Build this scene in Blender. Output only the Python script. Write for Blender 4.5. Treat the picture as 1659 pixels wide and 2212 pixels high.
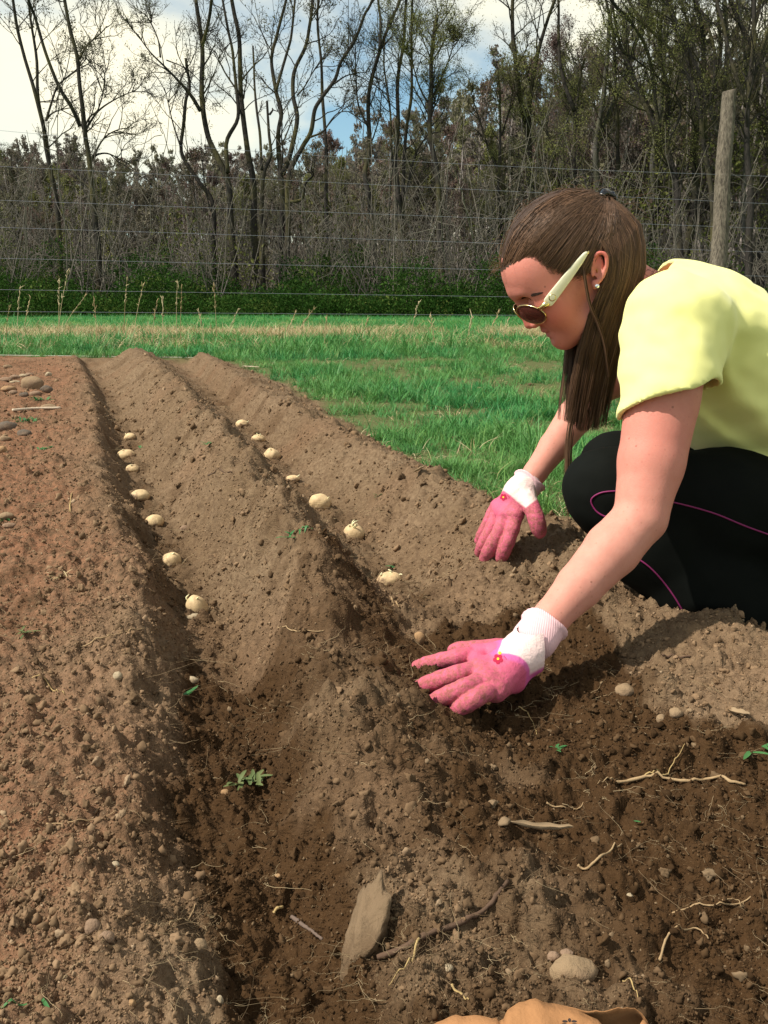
import bpy, math, random
import numpy as np
from mathutils import Vector, Matrix

for _o in list(bpy.data.objects):
    bpy.data.objects.remove(_o)
scene = bpy.context.scene
C = scene.collection
random.seed(7)
RNG = np.random.default_rng(7)

# ------------------------------------------------------------------ camera
PITCH = math.radians(13.4)
CAM_H = 0.62
cam_d = bpy.data.cameras.new('camera')
cam = bpy.data.objects.new('camera', cam_d)
C.objects.link(cam)
cam.location = (0, 0, CAM_H)
cam.rotation_euler = (math.pi / 2 - PITCH, 0, 0)
cam_d.sensor_fit = 'VERTICAL'
cam_d.sensor_height = 36
cam_d.sensor_width = 27
cam_d.lens = 36 * 1955 / 2212
cam_d.clip_start = 0.05
cam_d.clip_end = 2000
scene.camera = cam

# ------------------------------------------------------------------ sky, sun, exposure
SUN_EL, SUN_AZ = math.radians(50), math.radians(-103)      # azimuth from +Y towards +X
sun_dir = Vector((math.sin(SUN_AZ) * math.cos(SUN_EL), math.cos(SUN_AZ) * math.cos(SUN_EL), math.sin(SUN_EL)))
sd = bpy.data.lights.new('sun', 'SUN')
sd.energy = 5.0
sd.angle = math.radians(0.9)
sd.color = (1.0, 0.93, 0.80)
so = bpy.data.objects.new('sun', sd)
C.objects.link(so)
so.rotation_euler = sun_dir.to_track_quat('Z', 'Y').to_euler()

w = bpy.data.worlds.new('World')
scene.world = w
w.use_nodes = True
nt = w.node_tree
nt.nodes.clear()
def wn(t, **kw):
    n = nt.nodes.new(t)
    for k, v in kw.items():
        setattr(n, k, v)
    return n
wout = wn('ShaderNodeOutputWorld')
wbg = wn('ShaderNodeBackground')
wsky = wn('ShaderNodeTexSky', sky_type='NISHITA', sun_disc=False, sun_elevation=SUN_EL, sun_rotation=SUN_AZ,
          air_density=1.0, dust_density=0.7, ozone_density=1.6)
wbg.inputs['Strength'].default_value = 0.12
wtc = wn('ShaderNodeTexCoord')
wmap = wn('ShaderNodeMapping')
wmap.inputs['Scale'].default_value = (1.0, 1.0, 2.3)
wmap.inputs['Location'].default_value = (0.35, 0.2, 0.1)
wnz = wn('ShaderNodeTexNoise')
wnz.inputs['Scale'].default_value = 2.6
wnz.inputs['Detail'].default_value = 8
wnz.inputs['Roughness'].default_value = 0.55
wnz.inputs['Distortion'].default_value = 0.35
wramp = wn('ShaderNodeValToRGB')
wramp.color_ramp.elements[0].position = 0.40
wramp.color_ramp.elements[0].color = (0, 0, 0, 1)
wramp.color_ramp.elements[1].position = 0.64
wramp.color_ramp.elements[1].color = (1, 1, 1, 1)
wtint = wn('ShaderNodeMixRGB', blend_type='MULTIPLY')
wtint.inputs['Fac'].default_value = 1
wtint.inputs['Color2'].default_value = (0.92, 1.06, 0.98, 1)
wmix = wn('ShaderNodeMixRGB')
wmix.inputs['Color2'].default_value = (8.3, 7.8, 6.0, 1)
nt.links.new(wtc.outputs['Generated'], wmap.inputs['Vector'])
nt.links.new(wmap.outputs['Vector'], wnz.inputs['Vector'])
nt.links.new(wnz.outputs['Fac'], wramp.inputs['Fac'])
nt.links.new(wsky.outputs['Color'], wtint.inputs['Color1'])
nt.links.new(wtint.outputs['Color'], wmix.inputs['Color1'])
nt.links.new(wramp.outputs['Color'], wmix.inputs['Fac'])
nt.links.new(wmix.outputs['Color'], wbg.inputs['Color'])
nt.links.new(wbg.outputs['Background'], wout.inputs['Surface'])

scene.view_settings.view_transform = 'Standard'
scene.view_settings.look = 'None'
scene.view_settings.gamma = 1
scene.view_settings.exposure = 0.30
scene.view_settings.use_curve_mapping = False
scene.cycles.max_bounces = 8
scene.cycles.transparent_max_bounces = 16

# ------------------------------------------------------------------ measuring helpers
FPX = 1955.0
CR = np.array([1.0, 0, 0])
CU = np.array([0, math.sin(PITCH), math.cos(PITCH)])
CF = np.array([0, math.cos(PITCH), -math.sin(PITCH)])
C0 = np.array([0, 0, CAM_H])
def ray(px, py):
    return CR * ((px - 829.5) / FPX) - CU * ((py - 1106) / FPX) + CF
def at(px, py, d):                       # a point d metres in front of the lens
    return C0 + ray(px, py) * d
def onz(px, py, z):                      # a point at height z
    r = ray(px, py)
    return C0 + r * ((z - CAM_H) / r[2])

# ------------------------------------------------------------------ object helpers
def tag(o, label=None, cat=None, group=None, kind=None):
    if label: o['label'] = label
    if cat: o['category'] = cat
    if group: o['group'] = group
    if kind: o['kind'] = kind
    return o
def link(o, parent=None):
    C.objects.link(o)
    if parent is not None:
        o.parent = parent
    return o
def empty(name, loc=(0, 0, 0), rz=0.0):
    o = bpy.data.objects.new(name, None)
    o.empty_display_size = 0.05
    o.location = loc
    o.rotation_euler = (0, 0, rz)
    C.objects.link(o)
    return o
def np_mesh(name, verts, faces, mat=None, smooth=True, cols=None):
    """verts (n,3); faces: array (m,k) or list of such arrays"""
    me = bpy.data.meshes.new(name)
    verts = np.asarray(verts, np.float32)
    fl = faces if isinstance(faces, list) else [faces]
    fl = [np.asarray(f, np.int32) for f in fl if len(f)]
    me.vertices.add(len(verts))
    me.vertices.foreach_set('co', verts.ravel())
    loops = np.concatenate([f.ravel() for f in fl])
    sizes = np.concatenate([np.full(len(f), f.shape[1], np.int32) for f in fl])
    starts = np.concatenate([[0], np.cumsum(sizes)[:-1]]).astype(np.int32)
    me.loops.add(len(loops))
    me.loops.foreach_set('vertex_index', loops)
    me.polygons.add(len(sizes))
    me.polygons.foreach_set('loop_start', starts)
    me.polygons.foreach_set('loop_total', sizes)
    me.update(calc_edges=True)
    me.validate()
    if smooth:
        me.polygons.foreach_set('use_smooth', np.ones(len(me.polygons), bool))
    if cols:
        for k, v in cols.items():
            v = np.asarray(v, np.float32)
            if v.ndim == 1:
                a = me.attributes.new(k, 'FLOAT', 'POINT')
                a.data.foreach_set('value', v)
            else:
                a = me.attributes.new(k, 'FLOAT_COLOR', 'POINT')
                a.data.foreach_set('color', np.concatenate([v, np.ones((len(v), 1), np.float32)], 1).ravel())
    if mat is not None:
        me.materials.append(mat)
    return me
def obj(name, me, parent=None, origin=None):
    """origin: move the mesh so that this world point is the object's origin"""
    o = bpy.data.objects.new(name, me)
    if origin is not None:
        n = len(me.vertices)
        co = np.empty(n * 3, np.float32)
        me.vertices.foreach_get('co', co)
        co = co.reshape(-1, 3) - np.asarray(origin, np.float32)
        me.vertices.foreach_set('co', co.ravel())
        me.update()
        o.location = origin
    link(o)
    if parent is not None:
        o.parent = parent
        o.matrix_basis = world_of(parent).inverted() @ Matrix.Translation(Vector(o.location))
    return o
def world_of(o):
    return (world_of(o.parent) @ o.matrix_basis) if o.parent else o.matrix_basis.copy()

class Builder:
    """collects tubes, sheets and lumps into one mesh"""
    def __init__(s):
        s.v, s.q, s.t, s.n, s.c = [], [], [], 0, []
    def add(s, v, q=None, t=None, c=None):
        v = np.asarray(v, float)
        if q is not None and len(q): s.q.append(np.asarray(q) + s.n)
        if t is not None and len(t): s.t.append(np.asarray(t) + s.n)
        s.v.append(v)
        s.c.append(np.full(len(v), 0.5 if c is None else 0.0) if np.isscalar(c) is False and c is None else np.full(len(v), c) if np.isscalar(c) else np.asarray(c))
        s.n += len(v)
    def tube(s, pts, rad, k=6, c=None, cap=True, flat=1.0):
        pts = np.asarray(pts, float)
        n = len(pts)
        rad = np.broadcast_to(np.asarray(rad, float), (n,))
        tan = np.gradient(pts, axis=0)
        tan /= np.linalg.norm(tan, axis=1)[:, None] + 1e-12
        ref = np.array([0, 0, 1.0]) if abs(tan[0][2]) < 0.9 else np.array([1.0, 0, 0])
        V = []
        b = np.cross(tan[0], ref); b /= np.linalg.norm(b)
        ang = np.arange(k) * 2 * np.pi / k
        ca, sa = np.cos(ang)[:, None], np.sin(ang)[:, None]
        for i in range(n):
            b = b - tan[i] * (b @ tan[i]); b /= np.linalg.norm(b) + 1e-12
            nn = np.cross(b, tan[i])
            V.append(pts[i] + rad[i] * (ca * b + sa * nn * flat))
        V = np.concatenate(V)
        i, j = np.meshgrid(np.arange(n - 1), np.arange(k), indexing='ij')
        j2 = (j + 1) % k
        q = np.stack([i * k + j, i * k + j2, (i + 1) * k + j2, (i + 1) * k + j], -1).reshape(-1, 4)
        t = []
        if cap:
            for jj in range(1, k - 1):
                t.append([0, jj + 1, jj]); t.append([(n - 1) * k, (n - 1) * k + jj, (n - 1) * k + jj + 1])
        s.add(V, q, np.array(t).reshape(-1, 3), c)
    def mesh(s, name, mat, smooth=True, col=None):
        f = []
        if s.q: f.append(np.concatenate(s.q))
        if s.t: f.append(np.concatenate(s.t))
        return np_mesh(name, np.concatenate(s.v), f, mat, smooth, {col: np.concatenate(s.c)} if col else None)

# ------------------------------------------------------------------ noise (numpy)
_P = np.random.default_rng(3).permutation(256)
_P = np.concatenate([_P, _P, _P])
_G = np.random.default_rng(4).normal(size=(256, 3))
_G /= np.linalg.norm(_G, axis=1)[:, None]
def perlin(x, y, z=0.0):
    x, y = np.asarray(x, float), np.asarray(y, float)
    z = np.broadcast_to(np.asarray(z, float), x.shape)
    xi, yi, zi = np.floor(x).astype(int), np.floor(y).astype(int), np.floor(z).astype(int)
    xf, yf, zf = x - xi, y - yi, z - zi
    fade = lambda t: t * t * t * (t * (t * 6 - 15) + 10)
    u, v, ww = fade(xf), fade(yf), fade(zf)
    xi, yi, zi = xi & 255, yi & 255, zi & 255
    def g(a, b, c):
        h = _P[_P[_P[(xi + a) & 255] + ((yi + b) & 255)] + ((zi + c) & 255)]
        gg = _G[h]
        return gg[..., 0] * (xf - a) + gg[..., 1] * (yf - b) + gg[..., 2] * (zf - c)
    l = lambda a, b, t: a + t * (b - a)
    return l(l(l(g(0,0,0), g(1,0,0), u), l(g(0,1,0), g(1,1,0), u), v),
             l(l(g(0,0,1), g(1,0,1), u), l(g(0,1,1), g(1,1,1), u), v), ww) * 1.6
def fbm(x, y, z=0.0, o=4, gain=0.5):
    s, a, f = 0, 1.0, 1.0
    for i in range(o):
        s = s + a * perlin(x * f + 17.3 * i, y * f - 9.1 * i, np.asarray(z) * f)
        a *= gain; f *= 2.03
    return s
def worley(x, y, seed=0):
    """distance to nearest jittered cell point and that cell's random number"""
    xi, yi = np.floor(x).astype(int), np.floor(y).astype(int)
    best = np.full(x.shape, 9.0); rid = np.zeros(x.shape)
    for a in (-1, 0, 1):
        for b in (-1, 0, 1):
            cx, cy = xi + a, yi + b
            h = _P[_P[(cx + seed) & 255] + (cy & 255)]
            h2 = _P[h + 37 & 255]
            px, py = cx + h / 255.0, cy + h2 / 255.0
            d = (x - px) ** 2 + (y - py) ** 2
            m = d < best
            best = np.where(m, d, best); rid = np.where(m, _P[h2 + 11] / 255.0, rid)
    return np.sqrt(best), rid
def sstep(a, b, x):
    t = np.clip((x - a) / (b - a), 0, 1)
    return t * t * (3 - 2 * t)
def spline(pts, n):
    """Catmull-Rom through pts"""
    p = np.asarray(pts, float)
    p = np.concatenate([[2 * p[0] - p[1]], p, [2 * p[-1] - p[-2]]])
    m = len(p) - 3
    u = np.linspace(0, m - 1e-6, n)
    i = u.astype(int); t = (u - i)[:, None]
    a, b, c, d = p[i], p[i + 1], p[i + 2], p[i + 3]
    return 0.5 * (2 * b + (c - a) * t + (2 * a - 5 * b + 4 * c - d) * t ** 2 + (3 * b - a - 3 * c + d) * t ** 3)

# ------------------------------------------------------------------ material helper
class Mat:
    def __init__(s, name, rough=0.8, spec=0.3):
        s.m = bpy.data.materials.new(name)
        s.m.use_nodes = True
        s.t = s.m.node_tree
        s.b = s.t.nodes['Principled BSDF']
        s.b.inputs['Roughness'].default_value = rough
        s.b.inputs['Specular IOR Level'].default_value = spec
        s.tc = s.n('ShaderNodeTexCoord')
    def n(s, t, **kw):
        x = s.t.nodes.new(t)
        for k, v in kw.items():
            setattr(x, k, v)
        return x
    def l(s, a, b):
        s.t.links.new(a, b)
    def noise(s, scale, detail=4, rough=0.6, vec=None, stretch=None, dist=0.0):
        n = s.n('ShaderNodeTexNoise')
        n.inputs['Scale'].default_value = scale
        n.inputs['Detail'].default_value = detail
        n.inputs['Roughness'].default_value = rough
        n.inputs['Distortion'].default_value = dist
        v = vec or s.tc.outputs['Object']
        if stretch:
            mp = s.n('ShaderNodeMapping')
            mp.inputs['Scale'].default_value = stretch
            s.l(v, mp.inputs['Vector']); v = mp.outputs['Vector']
        s.l(v, n.inputs['Vector'])
        return n.outputs['Fac']
    def ramp(s, fac, stops):
        r = s.n('ShaderNodeValToRGB')
        e = r.color_ramp.elements
        while len(e) < len(stops): e.new(0.5)
        for i, (p, c) in enumerate(stops):
            e[i].position = p
            e[i].color = (*c, 1) if len(c) == 3 else c
        s.l(fac, r.inputs['Fac'])
        return r.outputs['Color']
    def mix(s, fac, a, b, mode='MIX'):
        x = s.n('ShaderNodeMixRGB', blend_type=mode)
        for sock, v in ((x.inputs['Fac'], fac), (x.inputs['Color1'], a), (x.inputs['Color2'], b)):
            if isinstance(v, (int, float)): sock.default_value = v
            elif isinstance(v, tuple): sock.default_value = (*v, 1)
            else: s.l(v, sock)
        return x.outputs['Color']
    def attr(s, name, out='Fac', typ='GEOMETRY'):
        a = s.n('ShaderNodeAttribute', attribute_name=name, attribute_type=typ)
        return a.outputs[out]
    def math(s, op, a, b=0.0):
        x = s.n('ShaderNodeMath', operation=op)
        for sock, v in ((x.inputs[0], a), (x.inputs[1], b)):
            if isinstance(v, (int, float)): sock.default_value = v
            else: s.l(v, sock)
        return x.outputs[0]
    def color(s, c):
        if isinstance(c, tuple): s.b.inputs['Base Color'].default_value = (*c, 1)
        else: s.l(c, s.b.inputs['Base Color'])
        return s
    def bump(s, h, strength=0.3, dist=0.01):
        b = s.n('ShaderNodeBump')
        b.inputs['Strength'].default_value = strength
        b.inputs['Distance'].default_value = dist
        s.l(h, b.inputs['Height'])
        s.l(b.outputs['Normal'], s.b.inputs['Normal'])
        return s
    def rough_from(s, fac, lo, hi):
        m = s.n('ShaderNodeMapRange')
        m.inputs['To Min'].default_value = lo; m.inputs['To Max'].default_value = hi
        s.l(fac, m.inputs['Value']); s.l(m.outputs['Result'], s.b.inputs['Roughness'])
        return s
# ------------------------------------------------------------------ solid modelling on a distance grid
class Grid:
    def __init__(s, lo, hi, vox):
        s.lo = np.asarray(lo, float); s.vox = vox
        s.dim = np.ceil((np.asarray(hi, float) - s.lo) / vox).astype(int) + 1
        s.v = np.full(s.dim, 1e3, np.float32)
    def box(s, lo, hi):
        a = np.maximum(((lo - s.lo) / s.vox).astype(int), 0)
        b = np.minimum(((hi - s.lo) / s.vox).astype(int) + 2, s.dim)
        if (b <= a).any(): return None
        sl = tuple(slice(a[i], b[i]) for i in range(3))
        ax = [(s.lo[i] + s.vox * np.arange(a[i], b[i])).astype(np.float32) for i in range(3)]
        return sl, np.meshgrid(*ax, indexing='ij')
    def put(s, sl, d, k, sub=False):
        o = s.v[sl]
        if sub:
            d = -d
            if k <= 0: s.v[sl] = np.maximum(o, d); return
            h = np.clip(.5 - .5 * (o - d) / k, 0, 1)
            s.v[sl] = o * (1 - h) + d * h + k * h * (1 - h)
        else:
            if k <= 0: s.v[sl] = np.minimum(o, d); return
            h = np.clip(.5 + .5 * (o - d) / k, 0, 1)
            s.v[sl] = o * (1 - h) + d * h - k * h * (1 - h)
    def cone(s, a, b, ra, rb, k=0.0, sub=False):
        a, b = np.asarray(a, float), np.asarray(b, float)
        m = k + 3 * s.vox + max(ra, rb)
        r = s.box(np.minimum(a, b) - m, np.maximum(a, b) + m)
        if r is None: return
        sl, (X, Y, Z) = r
        ba = b - a; L2 = float(ba @ ba) + 1e-12
        t = np.clip(((X - a[0]) * ba[0] + (Y - a[1]) * ba[1] + (Z - a[2]) * ba[2]) / L2, 0, 1)
        d = np.sqrt((X - a[0] - t * ba[0]) ** 2 + (Y - a[1] - t * ba[1]) ** 2 + (Z - a[2] - t * ba[2]) ** 2) - (ra + (rb - ra) * t)
        s.put(sl, d.astype(np.float32), k, sub)
    def chain(s, pts, rads, k=0.0):
        for i in range(len(pts) - 1):
            s.cone(pts[i], pts[i + 1], rads[i], rads[i + 1], k)
    def ell(s, c, axes, rad, k=0.0, sub=False):
        c = np.asarray(c, float); axes = np.asarray(axes, float); rad = np.asarray(rad, float)
        ext = np.sqrt(((axes * rad[:, None]) ** 2).sum(0)) + k + 3 * s.vox
        r = s.box(c - ext, c + ext)
        if r is None: return
        sl, (X, Y, Z) = r
        X, Y, Z = X - c[0], Y - c[1], Z - c[2]
        k0 = 0; k1 = 0
        for i in range(3):
            q = (X * axes[i][0] + Y * axes[i][1] + Z * axes[i][2]) / rad[i]
            k0 = k0 + q * q; k1 = k1 + (q / rad[i]) ** 2
        k0 = np.sqrt(k0); k1 = np.sqrt(k1) + 1e-9
        s.put(sl, (k0 * (k0 - 1) / k1).astype(np.float32), k, sub)
    def coords(s):
        return np.meshgrid(*[(s.lo[i] + s.vox * np.arange(s.dim[i])).astype(np.float32) for i in range(3)], indexing='ij')
    def surface(s):
        v = s.v; ins = v < 0
        n = s.dim
        # active cells
        cnt = np.zeros(n - 1, np.uint8)
        for a in (0, 1):
            for b in (0, 1):
                for c in (0, 1):
                    cnt += ins[a:n[0]-1+a, b:n[1]-1+b, c:n[2]-1+c]
        act = (cnt > 0) & (cnt < 8)
        ci = np.argwhere(act)
        idx = np.full(n - 1, -1, np.int32)
        idx[act] = np.arange(len(ci))
        del cnt
        cor = np.array([(a, b, c) for a in (0, 1) for b in (0, 1) for c in (0, 1)])
        val = np.stack([v[ci[:, 0] + a, ci[:, 1] + b, ci[:, 2] + c] for a, b, c in cor], 1)
        acc = np.zeros((len(ci), 3)); num = np.zeros(len(ci))
        for i in range(8):
            for j in range(i + 1, 8):
                if np.abs(cor[i] - cor[j]).sum() != 1: continue
                A, B = val[:, i], val[:, j]
                m = (A < 0) != (B < 0)
                t = np.where(m, A / np.where(m, A - B, 1), 0)
                p = cor[i] + t[:, None] * (cor[j] - cor[i])
                acc += np.where(m[:, None], p, 0); num += m
        P = s.lo + s.vox * (ci + acc / num[:, None])
        Q = []
        for ax in range(3):
            u, w_ = (ax + 1) % 3, (ax + 2) % 3
            sl0 = [slice(1, n[i] - 1) for i in range(3)]; sl1 = list(sl0)
            sl0[ax] = slice(0, n[ax] - 1); sl1[ax] = slice(1, n[ax])
            A, B = ins[tuple(sl0)], ins[tuple(sl1)]
            for flip, m in ((False, A & ~B), (True, ~A & B)):
                e = np.argwhere(m)
                if not len(e): continue
                off = np.ones(3, int); off[ax] = 0
                e = e + off
                eu = np.zeros(3, int); eu[u] = 1
                ew = np.zeros(3, int); ew[w_] = 1
                q = np.stack([idx[tuple((e - eu - ew).T)], idx[tuple((e - ew).T)], idx[tuple(e.T)], idx[tuple((e - eu).T)]], 1)
                Q.append(q[:, ::-1] if flip else q)
        Q = np.concatenate(Q)
        return P, Q[(Q >= 0).all(1)]
# ================================================================== ground
def line(pts):
    p = np.array(sorted(pts))
    yy = np.linspace(p[0, 0], p[-1, 0], 200)
    xx = np.interp(yy, p[:, 0], p[:, 1])
    ker = np.hanning(9); ker /= ker.sum()
    xs = np.convolve(np.pad(xx, 4, mode='edge'), ker, 'valid')
    a, b = np.polyfit(p[-3:, 0], p[-3:, 1], 1)
    return lambda Y: np.where(Y > yy[-1], xs[-1] + a * (Y - yy[-1]), np.interp(Y, yy, xs))
LF = line([(.3, -.03), (.6, -.075), (.69, -.10), (.76, -.125), (.85, -.16), (.97, -.195), (1.02, -.18), (1.12, -.22), (1.3, -.275), (1.5, -.315), (1.72, -.375), (2.04, -.503), (2.43, -.637), (2.755, -.766), (3.21, -.907), (3.5, -1.018), (3.97, -1.14), (4.6, -1.37), (5.77, -1.763), (7.6, -2.43), (9, -2.93)])
MR = line([(.3, .11), (.6, .045), (.8, -.012), (1.0, -.06), (1.25, -.085), (1.46, -.11), (1.72, -.173), (2.09, -.296), (2.99, -.555), (4.02, -.884), (6.09, -1.543), (8.17, -2.22)])
RF = line([(.3, .34), (.6, .30), (1.0, .21), (1.5, .085), (1.74, .029), (1.88, .011), (2.3, -.079), (2.68, -.194), (3.01, -.31), (3.5, -.442), (3.93, -.552), (4.42, -.698), (6.5, -1.30), (8.13, -1.78)])
RR = line([(.3, .85), (.6, .76), (.9, .63), (1.18, .53), (1.37, .435), (1.66, .354), (2.04, .226), (2.7, .043), (3.94, -.40), (5.2, -.76), (6.64, -1.20), (8.13, -1.62)])
GE = line([(.3, 1.2), (.9, .95), (1.17, .80), (1.5, .68), (2.06, .47), (2.38, .285), (2.89, .13), (3.86, -.16), (5.75, -.63), (8.15, -1.50)])
BED_END = 8.35
def ground_base(X, Y):
    L, Mm, R_, Rr, Ge = LF(Y), MR(Y), RF(Y), RR(Y), GE(Y)
    Mm = Mm + .030 * fbm(X * 5, Y * 6, 21.0, 3) + .012 * perlin(X * 22, Y * 22, 23.0)
    L = L + .016 * fbm(X * 6, Y * 7, 25.0, 3)
    Rr = Rr + .035 * fbm(X * 4, Y * 5, 27.0, 3)
    Mm = np.clip(Mm, L + .05, R_ - .045)
    Rr = np.maximum(Rr, R_ + .13); Ge = np.maximum(Ge, Rr + .10)
    near = sstep(1.50, 1.12, Y)
    hL = .002 + .036 * sstep(1.42, 1.02, Y)
    hM = .198 - .046 * sstep(1.72, 1.22, Y) - .046 * sstep(1.15, .62, Y) - .03 * sstep(4, 8, Y)
    hR = .004 + .074 * sstep(1.80, 1.46, Y)
    hRr = .136 + .022 * np.exp(-((Y - 1.75) / .42) ** 2) + .0 * Y
    hG = np.where(Y < 1.9, .045 + .035 * sstep(1.6, 1.95, Y), .08)
    A = [L - 6, L - 1.2, L - .35, L - .125, L - .012, L + .035, Mm, R_ - .025, R_ + .025, Rr, Ge, Ge + 6]
    H = [.07 + 0 * Y, .072 + 0 * Y, (.092 + 0 * Y), .114 - .010 * near, hL, hL, hM, hR, hR, hRr, hG, np.where(Y < 1.9, hG, .075)]
    crest = 1 + .16 * fbm(X * 4.5, Y * 4.5, 29.0, 3)
    H[6] = H[6] * crest; H[9] = H[9] * (1 + .10 * fbm(X * 4, Y * 4, 31.0, 3))
    z = np.array(H[0], float)
    for i in range(len(A) - 1):
        t = np.clip((X - A[i]) / np.maximum(A[i + 1] - A[i], 1e-4), 0, 1)
        s = t * t * (3 - 2 * t) * .75 + t * .25
        m = (X >= A[i]) & (X < A[i + 1])
        z = np.where(m, H[i] + (H[i + 1] - H[i]) * s, z)
    z = np.where(X >= A[-1], H[-1], z)
    e = sstep(BED_END - .35, BED_END + .10, Y + .25 * perlin(X * 2.3, Y * 0 + 1.7))
    z = z * (1 - e) + .075 * e
    return z, (L, Mm, R_, Rr, Ge)
MOIST_POLY = [tuple(onz(px, py, .085)[:2]) for px, py in
    [(395, 1335), (470, 1400), (560, 1440), (640, 1330), (650, 1270), (740, 1290), (830, 1320), (880, 1400), (960, 1350), (1230, 1350), (1330, 1420), (1390, 1540), (1480, 1600), (1800, 1660), (1900, 2500), (520, 2500), (495, 2212), (475, 2050), (435, 1930), (395, 1820), (365, 1690), (440, 1640), (385, 1560)]]
DRY = [(700, 1590, .13, .05), (930, 2010, .10, .07), (1120, 1930, .07, .05), (640, 1720, .08, .04), (1330, 2130, .10, .04), (760, 1800, .07, .05), (1050, 1680, .09, .03)]
DRYW = [(onz(a, b, .09), r1, r2) for a, b, r1, r2 in DRY]
def in_poly(X, Y, poly):
    ins = np.zeros(X.shape, bool)
    for i in range(len(poly)):
        x0, y0 = poly[i]; x1, y1 = poly[(i + 1) % len(poly)]
        ins ^= ((y0 > Y) != (y1 > Y)) & (X < (x1 - x0) * (Y - y0) / (y1 - y0 + 1e-12) + x0)
    return ins
def moisture(X, Y, L, R_, Ge):
    m = 0
    for k, (s1, s2) in enumerate(((.035, 9), (.02, 21), (.012, 47), (.05, 6))):
        m = m + in_poly(X + s1 * perlin(X * s2, Y * s2, k + .5), Y + s1 * perlin(X * s2, Y * s2, k + 9.5), MOIST_POLY).astype(float) / 4
    for c, r1, r2 in DRYW:
        e = ((X - c[0]) / r1) ** 2 + ((Y - c[1]) / r2) ** 2
        m = m * (1 - .70 * np.exp(-e) * np.clip(.75 + .8 * fbm(X * 14, Y * 14, c[0], 3), 0, 1))
    m = m + .45 * np.exp(-((X - L - .01) / .035) ** 2) * sstep(9, 1.5, Y) + .40 * np.exp(-((X - R_) / .04) ** 2) * sstep(9, 1.5, Y)
    m = m + .8 * sstep(.30, .62, fbm(X * 7 + 5, Y * 5, 3.3, 3)) * .5
    m = m + .65 * np.exp(-((X - L - .045) / .05) ** 2) * sstep(1.6, 1.15, Y)
    m = m * (1 - .70 * np.exp(-((X - MR(Y)) / .070) ** 2) * sstep(1.85, 1.55, Y) * np.clip(.75 + .9 * fbm(X * 11, Y * 11, 6.6, 3), 0, 1))
    return np.clip(m, 0, 1)
def soil_detail(X, Y, lod):
    """clods, rake marks and grain; lod is the local mesh step in metres"""
    al = Y * .95 - X * .30; ac = X * .95 + Y * .30
    f = lambda s: sstep(1.0, .35, lod * s * .6)            # drop detail finer than the mesh
    z = .011 * fbm(X * 6, Y * 6, 1.0, 2)
    z = z + .0085 * fbm(al * 24, ac * 8, 4.0, 2) * f(20)
    rg = 1 - np.abs(fbm(X * 26, Y * 26, 2.0, 3))
    z = z + .0085 * (rg - .7) * f(26)
    for s, amp, sd in ((15, .018, 0), (28, .0135, 5), (58, .0085, 9), (115, .0040, 13)):
        d, rid = worley(X * s + .4 * perlin(X * s, Y * s, 3), Y * s, sd)
        lump = np.clip(.46 - d, 0, 1) * sstep(.36, .95, rid) * 2
        z = z + amp * np.sqrt(lump + 1e-6) * f(s)
    r2 = 1 - np.abs(perlin(X * 58, Y * 58, 12.0)); r3 = 1 - np.abs(perlin(X * 118, Y * 118, 14.0))
    z = z + .0052 * (r2 - .75) * f(58) + .0030 * (r3 - .75) * f(118)
    z = z + .0026 * fbm(X * 95, Y * 95, 5.0, 2) * f(95)
    return z
def ground_z(X, Y, lod=None, full=False):
    X, Y = np.asarray(X, float), np.asarray(Y, float)
    z, lines = ground_base(X, Y)
    if lod is None: lod = np.hypot(X, Y) * .004
    soil = soilness(X, Y, lines)
    det = soil_detail(X, Y, lod)
    # flattened under the near hand
    mound = np.exp(-(((X - .225) / .10) ** 2 + ((Y - 1.675) / .10) ** 2))
    z = z * (1 - mound) + np.maximum(z, .138) * mound
    press = np.exp(-(((X - .11) / .125) ** 2 + ((Y - 1.25) / .060) ** 2))
    z = z * (1 - press) + .098 * press
    # a pit at the broken end of the middle ridge and behind the dug edge
    for px, py, zz, r, dp in ((700, 1285, .13, .035, .026), (1395, 1545, .09, .03, .02), (1310, 1500, .09, .03, .012), (840, 1830, .085, .05, .02)):
        c = onz(px, py, zz)
        z = z - dp * np.exp(-(((X - c[0]) ** 2 + (Y - c[1]) ** 2) / r ** 2))
    z = z + det * (.30 + .70 * soil) * (1 - .6 * press)
    return (z, soil, lines) if full else z
def soilness(X, Y, lines):
    L, Mm, R_, Rr, Ge = lines
    edge = Ge + .06 * fbm(X * 5, Y * 5, 7.7, 3)
    s = sstep(.06, -.05, X - edge)
    return s * sstep(BED_END + .10, BED_END - .08, Y + .22 * fbm(X * 2.2, Y * 2, 2.2, 2))

NA, NR = 580, 760
ang = np.radians(np.concatenate([-27 - 59 * np.linspace(1, 0, 61)[:-1] ** 1.6, np.linspace(-27, 27, NA - 120), 27 + 59 * np.linspace(0, 1, 61)[1:] ** 1.6]))
rad = .33 * (10.2 / .33) ** np.linspace(0, 1, NR)
Rg, Ag = np.meshgrid(rad, ang, indexing='ij')
GX, GY = (Rg * np.sin(Ag)).ravel(), (Rg * np.cos(Ag)).ravel() - .05
GZ, SOIL, lines_ = ground_z(GX, GY, (Rg * .0046).ravel(), True)
MOI = moisture(GX, GY, lines_[0], lines_[2], lines_[4])
RED = sstep(.02, -.35, GX - lines_[0] * 1.0) * .9 + .3 * fbm(GX * 3, GY * 3, 8.8, 2)
i, j = np.meshgrid(np.arange(NR - 1), np.arange(NA - 1), indexing='ij')
gq = np.stack([i * NA + j, (i + 1) * NA + j, (i + 1) * NA + j + 1, i * NA + j + 1], -1).reshape(-1, 4)[:, ::-1]

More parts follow.
